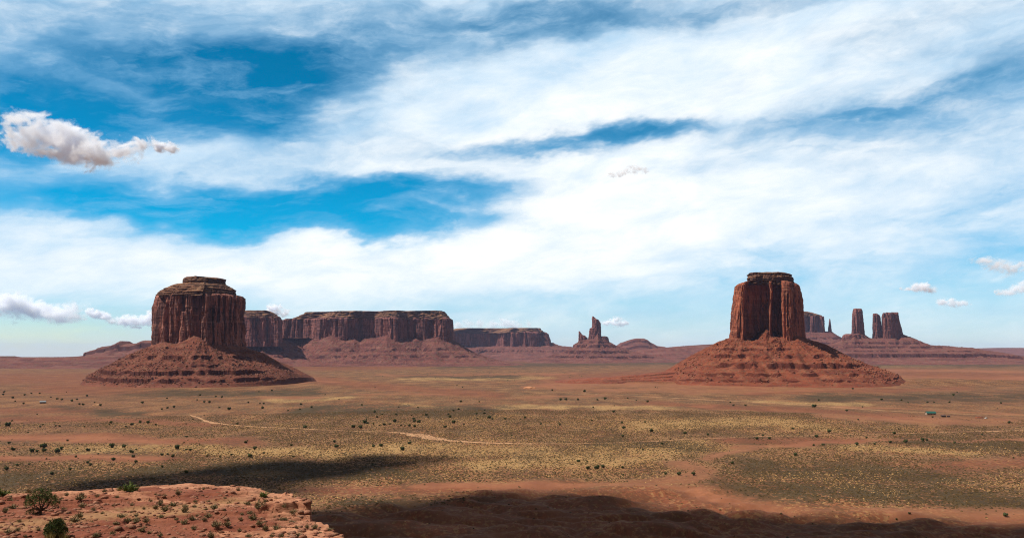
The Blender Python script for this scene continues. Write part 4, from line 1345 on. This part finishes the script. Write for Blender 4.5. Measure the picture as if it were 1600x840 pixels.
p = shelf_point(63, 804)
near_juniper('juniper_tree', tuple(p), 36 / F * p[1], 46 / F * p[1], 5,
             [(-0.75, 0.1, 0.62), (-0.6, -0.2, 0.80), (-0.3, 0.3, 0.90), (-0.1, -0.2, 0.98), (0.2, 0.2, 0.92), (0.45, -0.1, 0.84), (0.7, 0.1, 0.70), (0.8, -0.2, 0.60), (-0.85, 0, 0.48), (0.1, 0.5, 0.72), (-0.4, -0.5, 0.62), (-0.15, 0.1, 0.72), (0.45, 0.4, 0.62), (0.35, -0.3, 0.66), (-0.65, 0.4, 0.55), (-0.45, 0.1, 0.14), (-0.65, -0.1, 0.10), (0.95, 0.1, 0.45)],
             'gnarled juniper tree with open crown on the near rock shelf')
p = shelf_point(86, 838)
near_juniper('juniper_bush', tuple(p), 27 / F * p[1], 36 / F * p[1], 9,
             [(-0.6, 0, 0.35), (-0.4, -0.3, 0.6), (-0.1, -0.2, 0.8), (0.2, 0.1, 0.85), (0.5, 0, 0.6), (0.7, 0.1, 0.35), (0, -0.5, 0.45), (0.3, -0.5, 0.4), (-0.3, 0.4, 0.6), (0.1, 0.4, 0.7), (-0.7, 0.2, 0.2), (0.6, -0.3, 0.2), (-0.1, 0, 0.5), (-0.2, -0.4, 0.2), (0.3, 0.3, 0.5)],
             'dense round dark green juniper bush at the front of the shelf', False)


def juniper_mesh(name, seed):
    """a wide dark desert juniper, 1 unit across, built of lumpy clumps with ragged sprays"""
    r = np.random.default_rng(seed)
    vs, fs, base = [], [], 0
    V, f = tube([(0, 0, -0.08), (0.02, 0, 0.12), (0.0, 0.02, 0.35)], [0.06, 0.05, 0.03], 5)
    f = np.vstack([f[:, [0, 1, 2]], f[:, [0, 2, 3]]])
    vs.append(V); fs.append(f); base += len(V)
    for k in range(9):
        a, q = r.random() * 6.283, r.random() ** 0.6 * 0.32
        c = np.array([math.cos(a) * q, math.sin(a) * q, 0.22 + 0.42 * r.random() * (1 - q)])
        iv, jf = ICO2
        s = 0.13 + 0.09 * r.random()
        V = iv * s * (1 + 0.5 * (r.random((len(iv), 1)) - 0.5)) * [1, 1, 0.85] + c
        vs.append(V); fs.append(jf + base); base += len(V)

        def fn(g):
            d = g.normal(size=3)
            d /= np.linalg.norm(d)
            return c + d * s * 0.9, d + [0, 0, 0.4], 0.09 + 0.06 * g.random(), 0.03
        V, f = blades(40, fn, seed * 31 + k)
        vs.append(V); fs.append(f + base); base += len(V)
    return mesh_obj(name, np.vstack(vs), np.vstack(fs), M_JUNIPER, link=False).data


JUN = [juniper_mesh('juniper', 200 + i) for i in range(4)]
JP = [(15, 693, 1), (20, 703, 1.5), (50, 706, 1.2), (67, 701, 1.8), (70, 706, 1.4), (88, 707, 1.9), (96, 702, 1.2), (58, 706, 1), (106, 689, .8), (137, 704, 1.2), (175, 699, 1.7), (194, 699, 1.5), (213, 703, .8), (206, 707, 1.2), (208, 714, .9), (177, 719, 1.2), (212, 723, 1.2), (119, 714, .8), (137, 723, .9), (142, 727, .8), (109, 734, 1.1), (80, 741, 1.3), (10, 734, 1.1), (26, 727, .9), (45, 726, .9), (73, 717, .6), (277, 701, 1.4), (291, 703, .9), (297, 704, 1.2), (269, 714, 1.2), (262, 710, .7), (253, 711, .9), (323, 713, .8), (290, 739, 1.1),
      (12, 666, 1.5), (63, 667, .8), (87, 666, .8), (93, 666, .9), (132, 667, .6), (174, 660, .9), (171, 664, .8), (197, 667, .9), (206, 664, 1), (219, 660, .9), (157, 634, 1.2), (130, 633, .9), (124, 632, .9), (112, 627, .9), (90, 624, 1), (96, 625, .9), (136, 619, .9), (39, 617, 1), (5, 617, 1.2), (6, 613, 1), (49, 615, .8), (62, 615, .7), (37, 631, .9), (24, 627, .7), (20, 622, .9), (120, 625, .8), (80, 621, .7), (18, 658, .8), (67, 664, .6),
      (231, 661, 1.2), (219, 661, .9), (244, 664, .8), (173, 661, .8), (477, 669, 1.5), (291, 683, .8), (383, 692, 1.3), (398, 702, 1.2), (391, 714, 1.5), (362, 711, .9), (344, 714, .8), (412, 708, .7), (455, 696, .9), (388, 629, 1), (411, 638, 1.2), (358, 640, 1.3), (412, 631, .9), (406, 631, .7), (470, 632, .9), (319, 629, .9), (327, 629, 1.1), (272, 637, 1), (262, 638, 1), (253, 640, .9), (222, 630, 1.1), (261, 623, .9), (312, 618, .9), (308, 625, .7), (337, 620, .8), (425, 611, 1.1), (469, 640, .7), (450, 642, .7), (487, 637, .8), (459, 714, 1),
      (586, 644, 1.1), (617, 659, 1.4), (647, 655, 1.1), (647, 659, 1.1), (655, 660, 1.3), (648, 667, 1.1), (640, 666, .8), (708, 661, 1.3), (695, 668, 1.2), (703, 652, 1.1), (701, 648, .8), (709, 642, .9), (716, 640, .9), (666, 649, 1), (669, 652, .7), (653, 637, .8), (623, 636, .6), (720, 628, 1), (749, 628, .7), (745, 647, .9), (757, 646, .9), (765, 653, 1.2), (769, 655, .9), (790, 655, 1.1), (757, 641, .6), (570, 661, 1.3), (574, 662, 1), (601, 664, 1.1), (609, 663, .9), (552, 668, 1.3), (563, 669, 1.3), (583, 663, .9), (573, 656, .7), (619, 648, .8), (643, 649, .7), (566, 633, .8), (639, 693, 1.2), (595, 697, 1.1), (584, 698, 1.1), (627, 665, .8), (632, 666, .7), (589, 652, .7), (597, 648, .7), (586, 606, .7), (723, 605, .7),
      (629, 703, 1.5), (526, 699, 1.3), (522, 691, 1), (972, 731, 1), (1040, 741, .9), (1061, 742, 1.1), (1083, 742, 1.2), (973, 743, .7), (904, 721, .9), (959, 644, 1.1), (927, 637, .9), (925, 657, .9), (972, 661, .8), (975, 670, 1.4), (973, 682, 1.1), (1017, 674, 1.3), (1008, 660, .9), (1071, 678, 1.1), (845, 663, .8), (875, 664, .8), (820, 653, 1), (813, 655, .7), (789, 655, .8), (764, 653, 1), (876, 625, 1.2), (884, 625, 1.1), (946, 624, 1.6), (933, 625, 1), (903, 625, .9), (1012, 628, .9), (994, 626, .7), (914, 612, 1.1), (863, 610, .9),
      (1034, 694, .8), (1106, 680, 1), (1145, 724, .9), (1243, 712, 1.1), (1276, 683, 1.5), (1296, 676, 1.5), (1239, 669, .9), (1272, 636, 1.5), (1397, 678, 1), (1287, 696, 1.1), (1272, 696, .8), (1339, 695, 1.1), (1367, 694, .8), (1391, 692, 1.1), (1414, 691, 1.3), (1442, 689, 1.3), (1492, 693, .8), (1354, 684, .8), (1182, 686, 1.1), (1192, 681, .9), (1202, 686, .9), (1141, 629, .9), (1146, 634, .9), (1165, 634, 1), (1323, 642, .9), (1378, 625, 1.1), (1409, 625, 1), (1419, 629, .7), (1449, 629, .8), (1460, 629, .8), (1483, 629, 1), (1564, 630, .8), (1490, 618, .9), (1332, 608, .9), (1576, 661, 1.3), (1421, 801, .6), (1401, 810, .5), (1457, 652, .9)]
rj = random.Random(11)
for k in range(55):
    u, v = rj.uniform(10, 1590), 600 + 150 * rj.random() ** 1.5
    if 1380 < u < 1560 and 640 < v < 662: continue
    if v > 745: continue
    JP.append((u, v, rj.uniform(0.45, 0.75)))


def put_juniper(i, u, v, k, label, group):
    p = on_plain(u, v)
    z = float(ground_z(np.array([p[0]]), np.array([p[1]]))[0])
    p = on_plain(u, v, z)
    z = float(ground_z(np.array([p[0]]), np.array([p[1]]))[0])
    px = 4.2 * (1 + (v - 600) / 260.0)
    s = k * px * rj.uniform(0.85, 1.15) / F * p[1]
    return place('juniper', JUN[i % 4], (p[0], p[1], z), (s, s, s * rj.uniform(0.85, 1.1)), rj.random() * 6.28, label, 'juniper', group)


for i, (u, v, k) in enumerate(JP):
    if 45 <= u <= 100 and 698 <= v <= 708:
        put_juniper(i, u, v, k, 'dark juniper in the dense clump on the plain above the shelf', 'clump of junipers on the plain at left')
    else:
        put_juniper(i, u, v, k, 'small dark green juniper dotted on the open valley scrub', 'junipers dotted over the valley floor')
put_juniper(0, 919, 733, 1.35, 'round green juniper, leftmost of three in a row by the shadow edge', 'row of three junipers near the cloud shadow')
put_juniper(1, 933, 732, 1.35, 'middle juniper of three in a row by the shadow edge', 'row of three junipers near the cloud shadow')
put_juniper(2, 942, 730, 1.0, 'rightmost and smallest juniper of three in a row by the shadow edge', 'row of three junipers near the cloud shadow')
put_juniper(3, 1572, 809, 1.25, 'lone juniper on bare red sand in the lower right corner', None)


# scrub cover: one mass of low sage clumps and one of pale tufts
def scrub(name, mat, count, size, seed, y0, y1, want):
    r = np.random.default_rng(seed)
    V0 = np.array([(1, 0, 0.1), (0.3, 0.95, 0.05), (-0.8, 0.6, 0.1), (-0.85, -0.55, 0.05), (0.35, -0.95, 0.1), (0.1, 0.05, 1.0), (0.45, -0.35, 0.8), (-0.4, 0.3, 0.75)])
    F0 = np.array([(0, 1, 5), (1, 7, 5), (1, 2, 7), (2, 3, 7), (3, 5, 7), (3, 4, 6), (4, 0, 6), (0, 5, 6), (3, 6, 5)])
    a = r.uniform(R(-33), R(33), count * 3)
    d = y0 + (y1 - y0) * r.random(count * 3) ** 0.75
    x, y = d * np.sin(a), d * np.cos(a)
    cov = cover_at(x, y)
    keep = want(cov, x, y, r)
    x, y = x[keep][:count], y[keep][:count]
    n = len(x)
    z = ground_z(x, y)
    s = size * (0.6 + 0.9 * r.random(n) ** 2)
    ang = r.random(n) * 6.283
    c, sn = np.cos(ang), np.sin(ang)
    jit = 1 + 0.35 * (r.random((n, len(V0), 3)) - 0.5)
    B = V0[None] * jit * np.stack([s, s, s * (0.55 + 0.4 * r.random(n))], -1)[:, None, :]
    X = B[..., 0] * c[:, None] - B[..., 1] * sn[:, None] + x[:, None]
    Y = B[..., 0] * sn[:, None] + B[..., 1] * c[:, None] + y[:, None]
    Z = B[..., 2] + z[:, None] - 0.05
    V = np.stack([X, Y, Z], -1).reshape(-1, 3)
    f = (F0[None] + (np.arange(n) * len(V0))[:, None, None]).reshape(-1, 3)
    return tag(mesh_obj(name, V, f, mat), kind='stuff')


def want_sage(cov, x, y, r):
    dens = 0.75 - 0.85 * cov[:, 0] - 0.9 * cov[:, 1] - 0.2 * cov[:, 2] + 0.5 * cov[:, 3] + 0.45 * noise2(x / 70, y / 90, 301) + 0.5 * noise2(x / 22, y / 30, 303)
    return r.random(len(x)) < np.clip(dens, 0.012, 1)


def want_tuft(cov, x, y, r):
    dens = 0.32 - 0.5 * cov[:, 0] - 0.8 * cov[:, 1] + 0.7 * cov[:, 2] - 0.2 * cov[:, 3] + 0.6 * noise2(x / 90, y / 120, 302) + 0.6 * noise2(x / 20, y / 34, 304)
    return r.random(len(x)) < np.clip(dens, 0.004, 1)


scrub('sagebrush', M_SAGE, 110000, 0.72, 401, 430, 1500, want_sage)
scrub('dry_grass', M_TUFT, 56000, 0.55, 402, 430, 1400, want_tuft)
scrub('distant_brush', M_JUNIPER, 1500, 2.4, 403, 2300, 6500, lambda cov, x, y, r: (np.abs(x / y * F + CU - 740 + 40 * noise2(x / 200, y / 200, 5)) < 150) & (y > 2900) & (y < 4600) & (r.random(len(x)) < 0.5))


# ------------------------------------------------------------------ homesteads on the plain
def box_vf(x0, x1, y0, y1, z0, z1):
    V = [(x0, y0, z0), (x1, y0, z0), (x1, y1, z0), (x0, y1, z0), (x0, y0, z1), (x1, y0, z1), (x1, y1, z1), (x0, y1, z1)]
    return V, [(3, 2, 1, 0), (4, 5, 6, 7), (0, 1, 5, 4), (1, 2, 6, 5), (2, 3, 7, 6), (3, 0, 4, 7)]


def boxes(name, lst, mat, parent):
    V, f = [], []
    for b in lst:
        v, q = box_vf(*b)
        f += [tuple(i + len(V) for i in t) for t in q]
        V += v
    o = mesh_obj(name, V, f, mat, parent)
    o.location = (0, 0, 0)
    return o


def gable(name, x0, x1, y0, y1, z0, z1, mat, parent):
    ym = (y0 + y1) / 2
    t = 0.18
    V = [(x0, y0, z0), (x1, y0, z0), (x1, ym, z1), (x0, ym, z1), (x1, y1, z0), (x0, y1, z0)]
    V += [(a, b, c + t) for a, b, c in V]
    f = [(0, 3, 2, 1), (3, 5, 4, 2), (6, 7, 8, 9), (9, 8, 10, 11), (0, 1, 7, 6), (4, 5, 11, 10), (0, 6, 9, 3), (3, 9, 11, 5), (1, 2, 8, 7), (2, 4, 10, 8)]
    o = mesh_obj(name, V, f, mat, parent)
    o.location = (0, 0, 0)
    return o


def ground_pt(u, v):
    p = on_plain(u, v)
    z = float(ground_z(np.array([p[0]]), np.array([p[1]]))[0])
    p = on_plain(u, v, z)
    return (p[0], p[1], float(ground_z(np.array([p[0]]), np.array([p[1]]))[0]))


def house(name, u, v, w, d, h, rise, wall, roof, label, cat, rz=0.0):
    r = empty(name, ground_pt(u, v))
    r.rotation_euler = (0, 0, rz)
    tag(r, label, cat)
    boxes('wall', [(-w / 2, w / 2, -d / 2, d / 2, -0.6, h)], wall, r)
    # gable ends
    V = [(-w / 2, -d / 2, h), (-w / 2, d / 2, h), (-w / 2, 0, h + rise - 0.05), (w / 2, -d / 2, h), (w / 2, d / 2, h), (w / 2, 0, h + rise - 0.05)]
    o = mesh_obj('gable_wall', V, [(0, 2, 1), (3, 4, 5)], wall, r)
    o.location = (0, 0, 0)
    gable('roof', -w / 2 - 0.5, w / 2 + 0.5, -d / 2 - 0.6, d / 2 + 0.6, h - 0.12, h + rise, roof, r)
    boxes('door', [(-0.5, 0.5, -d / 2 - 0.06, -d / 2 - 0.003, 0, 2.0)], M_DOOR, r)
    for x in (-w * 0.3, w * 0.3):
        boxes('window', [(x - 0.6, x + 0.6, -d / 2 - 0.05, -d / 2 - 0.003, 0.9, 1.9)], M_PANE, r)
    return r


M_DOOR = plain_mat('door_wood', (0.16, 0.09, 0.05))
M_PANE = plain_mat('dark_glass', (0.03, 0.035, 0.04), 0.15)
M_TEAL = plain_mat('green_metal_roof', (0.028, 0.105, 0.085), 0.6)
M_WALLP = plain_mat('pale_wall', (0.36, 0.25, 0.18))
M_DARKW = plain_mat('weathered_planks', (0.085, 0.06, 0.055))
M_WHITE = plain_mat('white_paint', (0.78, 0.77, 0.74), 0.5)
M_GREYR = plain_mat('grey_sheet_roof', (0.24, 0.245, 0.25), 0.7)
M_TYRE = plain_mat('tyre_rubber', (0.02, 0.02, 0.02))
house('house', 1454, 647.5, 14, 7, 2.6, 2.6, M_WALLP, M_TEAL, 'long house with a green metal roof on the bare sand yard at right', 'house')
house('shed', 1474, 651, 6, 4, 2.1, 0.7, M_DARKW, M_DARKW, 'larger dark plank shed right of the green roofed house', 'shed')
house('shed', 1482, 651, 3.5, 3, 1.7, 0.5, M_DARKW, M_DARKW, 'smaller dark plank shed at the far end of the yard buildings', 'shed', 0.4)
house('cabin', 67, 629.5, 10, 7, 2.6, 2.0, M_DARKW, M_GREYR, 'dark cabin with a pale grey roof below the left butte', 'cabin', 0.35)

car = empty('parked_car', ground_pt(1541, 653.5))
car.rotation_euler = (0, 0, 0.15)
tag(car, 'small white car parked right of the red dirt mound at the sand yard', 'car')
prof = [(-2.2, 0.35), (-2.25, 0.85), (-1.2, 1.0), (-0.7, 1.5), (0.9, 1.55), (1.6, 1.05), (2.2, 0.95), (2.25, 0.4)]
V = [(x, s * 0.88 * (0.85 if z > 1.2 else 1), z) for s in (-1, 1) for x, z in prof]
n_ = len(prof)
fc = [tuple(range(n_)), tuple(reversed(range(n_, 2 * n_)))] + [((i + 1) % n_, i, i + n_, (i + 1) % n_ + n_) for i in range(n_)]
mesh_obj('body', V, fc, M_WHITE, car).location = (0, 0, 0)
for s in (-1, 1):
    o = boxes('window', [(-0.55, 0.85, s * 0.835 - 0.02, s * 0.835 + 0.02, 1.05, 1.42)], M_PANE, car)
for x in (-1.35, 1.35):
    for s in (-1, 1):
        V, f = tube([(x, s * 0.72, 0.33), (x, s * 0.92, 0.33)], [0.33, 0.33], 14)
        V = np.vstack([V, [[x, s * 0.72, 0.33], [x, s * 0.92, 0.33]]])
        fl = [tuple(q) for q in f.tolist()] + [(28, k, (k + 1) % 14) for k in range(14)] + [(29, 14 + (k + 1) % 14, 14 + k) for k in range(14)]
        mesh_obj('wheel', V, fl, M_TYRE, car).location = (0, 0, 0)


def mound(name, u, v, w, h, mat, label, seed):
    iv, jf = ICO4
    q = iv.copy()
    q = q * (1 + 0.18 * fbm3(q[:, 0] * 1.6, q[:, 1] * 1.6, q[:, 2] * 1.6, 3, seed))[:, None] * [w / 2, w / 3, h]
    o = mesh_obj(name, q, jf, mat)
    o.location = ground_pt(u, v)
    return tag(o, label, 'mound')


mound('dirt_mound', 1530, 652.5, 12, 2.2, plain_mat('red_dirt', (0.20, 0.065, 0.036)), 'heap of red dirt beside the white car at the sand yard', 3)
mound('dirt_mound', 151, 633.5, 14, 2.6, M_ROAD, 'pale bare sand mound next to a juniper below the left butte', 4)
mound('dirt_mound', 828, 606, 34, 4.5, plain_mat('orange_sand', (0.48, 0.22, 0.11)), 'pale orange sand mound on the mid valley floor', 5)


# ------------------------------------------------------------------ clouds
def cloud_mat():
    m, nt, b = new_mat('cloud_droplets')
    b.inputs['Base Color'].default_value = (0.93, 0.93, 0.94, 1)
    b.inputs['Roughness'].default_value = 1.0
    b.inputs['Specular IOR Level'].default_value = 0.0
    tr = nt.nodes.new('ShaderNodeBsdfTranslucent')
    tr.inputs[0].default_value = (0.95, 0.95, 0.96, 1)
    mx = nt.nodes.new('ShaderNodeMixShader')
    mx.inputs[0].default_value = 0.35
    nt.links.new(b.outputs[0], mx.inputs[1])
    nt.links.new(tr.outputs[0], mx.inputs[2])
    out = [n for n in nt.nodes if n.type == 'OUTPUT_MATERIAL'][0]
    nt.links.new(mx.outputs[0], out.inputs[0])
    return m


M_CLOUD = cloud_mat()


def puffs(name, centres, mat, seed, lump=0.35, flat=None, scale=1.0, sub=None, label=None, kind=None):
    """centres: (x, y, z, r, squash)"""
    iv, jf = sub or ICO4
    vs, fs, base = [], [], 0
    for x, y, z, r0, sq in centres:
        w = r0
        q = iv * r0
        k = 1 + lump * fbm3((q[:, 0] + x) / (0.9 * w), (q[:, 1] + y) / (0.9 * w), (q[:, 2] + z) / (0.9 * w), 5, seed, 0.6)
        q = q * k[:, None] * [1, 1, sq] + [x, y, z]
        if flat is not None:
            q[:, 2] = np.where(q[:, 2] < flat, flat - (flat - q[:, 2]) * 0.15, q[:, 2])
        vs.append(q)
        fs.append(jf + base)
        base += len(q)
    o = mesh_obj(name, np.vstack(vs), np.vstack(fs), mat, smooth_=True)
    return tag(o, label, 'cloud' if label else None, None, kind)


def sky_cloud(name, spine, Y, n, seed, label, ragged=1.2, dn=3.2):
    """a real cumulus: a block of air whose droplet density follows the puffs of the spine, eroded by noise"""
    s = Y / F
    r = np.random.default_rng(seed)
    blobs = []
    sp = np.array(spine, float)
    m_ = max(len(sp) + 2, 7)
    for t in np.linspace(0, len(sp) - 1, m_):
        u, v, rad = (np.interp(t, np.arange(len(sp)), sp[:, q]) for q in range(3))
        rad *= r.uniform(0.75, 1.15)
        p = P(u + r.normal() * rad * 0.25, v + r.normal() * rad * 0.18, Y + r.normal() * rad * s * 0.4)
        blobs.append((p[0], p[1], p[2], rad * s * 1.3))
    b_ = np.array(blobs)
    rm = float(np.median(b_[:, 3]))
    m = bpy.data.materials.new(name + '_droplets')
    m.use_nodes = True
    nt = m.node_tree
    nt.nodes.clear()
    E.nt = nt
    out = nt.nodes.new('ShaderNodeOutputMaterial')
    pv = nt.nodes.new('ShaderNodeVolumePrincipled')
    pv.inputs['Color'].default_value = (0.950, 0.968, 1.0, 1)
    pv.inputs['Anisotropy'].default_value = 0.0
    nt.links.new(pv.outputs[0], out.inputs['Volume'])
    x, y, z = pos_xyz()
    f = None
    for bx, by, bz, br in blobs:
        dx, dy, dz = (x - bx) * (1 / (br * 1.5)), (y - by) * (1 / (br * 1.3)), (z - bz) * (1 / br)
        q = 1.0 - (dx * dx + dy * dy + dz * dz)
        f = q if f is None else E.op('SMOOTH_MAX', f, q, 0.7)
    w = 0.5 / rm
    n1 = tex_noise(vec(x * w, y * w, z * w * 1.5), 1, 10, 0.66, 0.9)
    n2 = tex_noise(vec(x * w * 3.2, y * w * 3.2, z * w * 3.8), 1, 7, 0.68, 0.4)
    d = f * 0.75 + (n1 - 0.5) * 4.2 * ragged + (n2 - 0.5) * 2.0 * ragged - 0.12
    d = smooth(d, -0.05, 1.25) * smooth(f, -1.3, -0.3)
    dens = d * (dn * 1.25 / rm)
    nt.links.new(dens.s, pv.inputs['Density'])
    m.cycles.volume_step_rate = 0.12
    lo = (b_[:, :3] - b_[:, 3:] * [2.0, 1.8, 1.4]).min(0)
    hi = (b_[:, :3] + b_[:, 3:] * [2.0, 1.8, 1.4]).max(0)
    V, fc = box_vf(lo[0], hi[0], lo[1], hi[1], lo[2], hi[2])
    o = mesh_obj(name, V, fc, m)
    return tag(o, label, 'cloud')


sky_cloud('cloud', [(8, 196, 6), (30, 196, 13), (45, 198, 19), (70, 213, 20), (100, 226, 24), (130, 236, 24), (160, 236, 21), (185, 232, 16), (205, 226, 12), (235, 225, 9)], 14000, 58, 21, 'large ragged white cloud high at the left of the sky', 1.55, 3.4)
sky_cloud('cloud', [(252, 229, 6), (265, 229, 8), (270, 230, 4)], 14000, 10, 22, 'tiny white cloud scrap trailing the large ragged cloud')
sky_cloud('cloud', [(-30, 478, 16), (0, 476, 17), (30, 480, 16), (58, 487, 12), (85, 489, 10), (105, 486, 14), (122, 493, 7)], 40000, 58, 23, 'heaped white cumulus with grey base low at the left horizon')
sky_cloud('cloud', [(138, 484, 3), (150, 490, 7), (165, 495, 5)], 40000, 16, 24, 'small curled white cloud between two larger ones low at left')
sky_cloud('cloud', [(176, 500, 7), (195, 501, 9), (215, 503, 8), (240, 500, 10)], 40000, 30, 25, 'puffy white cloud touching the left side of the left butte')
sky_cloud('cloud', [(418, 488, 4), (430, 486, 7), (442, 488, 5)], 40000, 14, 26, 'small white cloud peeping over the notch of the long mesa')
sky_cloud('cloud', [(715, 507, 5), (740, 505, 6), (770, 506, 5), (800, 505, 8), (820, 508, 5)], 45000, 34, 27, 'long flat white cloud just above the distant flat mesa', 1.2, 1.3)
sky_cloud('cloud', [(1518, 409, 5), (1535, 408, 8), (1560, 412, 9), (1575, 416, 12), (1600, 420, 11)], 30000, 36, 28, 'grey white cloud at the right edge of the sky', 1.2, 1.3)
sky_cloud('cloud', [(1408, 451, 3), (1430, 450, 5), (1445, 449, 6), (1462, 452, 3)], 36000, 18, 29, 'small flat grey white cloud above the right rock towers', 1.2, 1.3)
sky_cloud('cloud', [(1470, 473, 5), (1485, 472, 6), (1505, 474, 4), (1518, 475, 2)], 38000, 18, 30, 'small white cloud low at right, under the flat grey one', 1.2, 1.3)
sky_cloud('cloud', [(1560, 457, 4), (1580, 455, 5), (1600, 450, 7)], 36000, 16, 31, 'thin grey cloud right at the edge below the larger grey cloud', 1.2, 1.3)


sky_cloud('cloud', [(958, 273, 4), (972, 271, 5), (990, 264, 5), (1006, 267, 4)], 16000, 12, 33, 'small torn grey cloud wisp high in the white sky, right of centre', 1.6, 1.0)
sky_cloud('cloud', [(945, 503, 4), (965, 504, 6), (980, 506, 3)], 45000, 12, 34, 'small white cloud low on the horizon right of the castle spires', 1.2, 2.5)

# the overhead cloud whose shadow lies on the plain: two ragged banks high above, upwind of the shadow
def shade_bank(name, poly, alt, seed, r0, n):
    r = np.random.default_rng(seed)
    w = np.array([on_plain(u, v)[:2] for u, v in poly])
    k = alt / TO_SUN.z
    shift = np.array([TO_SUN.x, TO_SUN.y]) * k
    x0, x1, y0, y1 = w[:, 0].min(), w[:, 0].max(), w[:, 1].min(), w[:, 1].max()

    def inside(q):
        c = False
        for i in range(len(w)):
            a, b = w[i], w[i - 1]
            if (a[1] > q[1]) != (b[1] > q[1]) and q[0] < (b[0] - a[0]) * (q[1] - a[1]) / (b[1] - a[1]) + a[0]:
                c = not c
        return c
    cs = []
    while len(cs) < n:
        q = np.array([r.uniform(x0, x1), r.uniform(y0, y1)])
        if inside(q):
            rr = r0 * (0.5 + 0.7 * r.random())
            cs.append((q[0] + shift[0], q[1] + shift[1], alt + r.normal() * r0 * 0.3, rr, 0.5))
    return puffs(name, cs, M_CLOUD, seed, 0.5, None, 1, ICO3, None, 'stuff')


SH1 = [(90, 752), (250, 740), (400, 722), (560, 712), (700, 712), (690, 722), (600, 730), (520, 745), (500, 765), (300, 775), (100, 770)]
SH2 = [(430, 800), (560, 793), (700, 775), (800, 768), (900, 768), (960, 772), (1000, 790), (1080, 794), (1200, 802), (1330, 812), (1640, 822), (1700, 900), (1200, 920), (300, 920)]
shade_bank('cloud_bank', SH1, 3300, 51, 15, 190)
shade_bank('cloud_bank', SH2, 3300, 52, 19, 330)

# ------------------------------------------------------------------ thin desert haze
def build_haze():
    m = bpy.data.materials.new('haze')
    m.use_nodes = True
    nt = m.node_tree
    nt.nodes.clear()
    out = nt.nodes.new('ShaderNodeOutputMaterial')
    pv = nt.nodes.new('ShaderNodeVolumePrincipled')
    pv.inputs['Color'].default_value = (0.50, 0.62, 1.0, 1)
    pv.inputs['Density'].default_value = 0.95e-5
    pv.inputs['Anisotropy'].default_value = 0.1
    nt.links.new(pv.outputs[0], out.inputs['Volume'])
    V, f = box_vf(-43000, 43000, -43000, 43000, -260, 470)
    o = mesh_obj('haze', V, f, m)
    tag(o, kind='stuff')


build_haze()
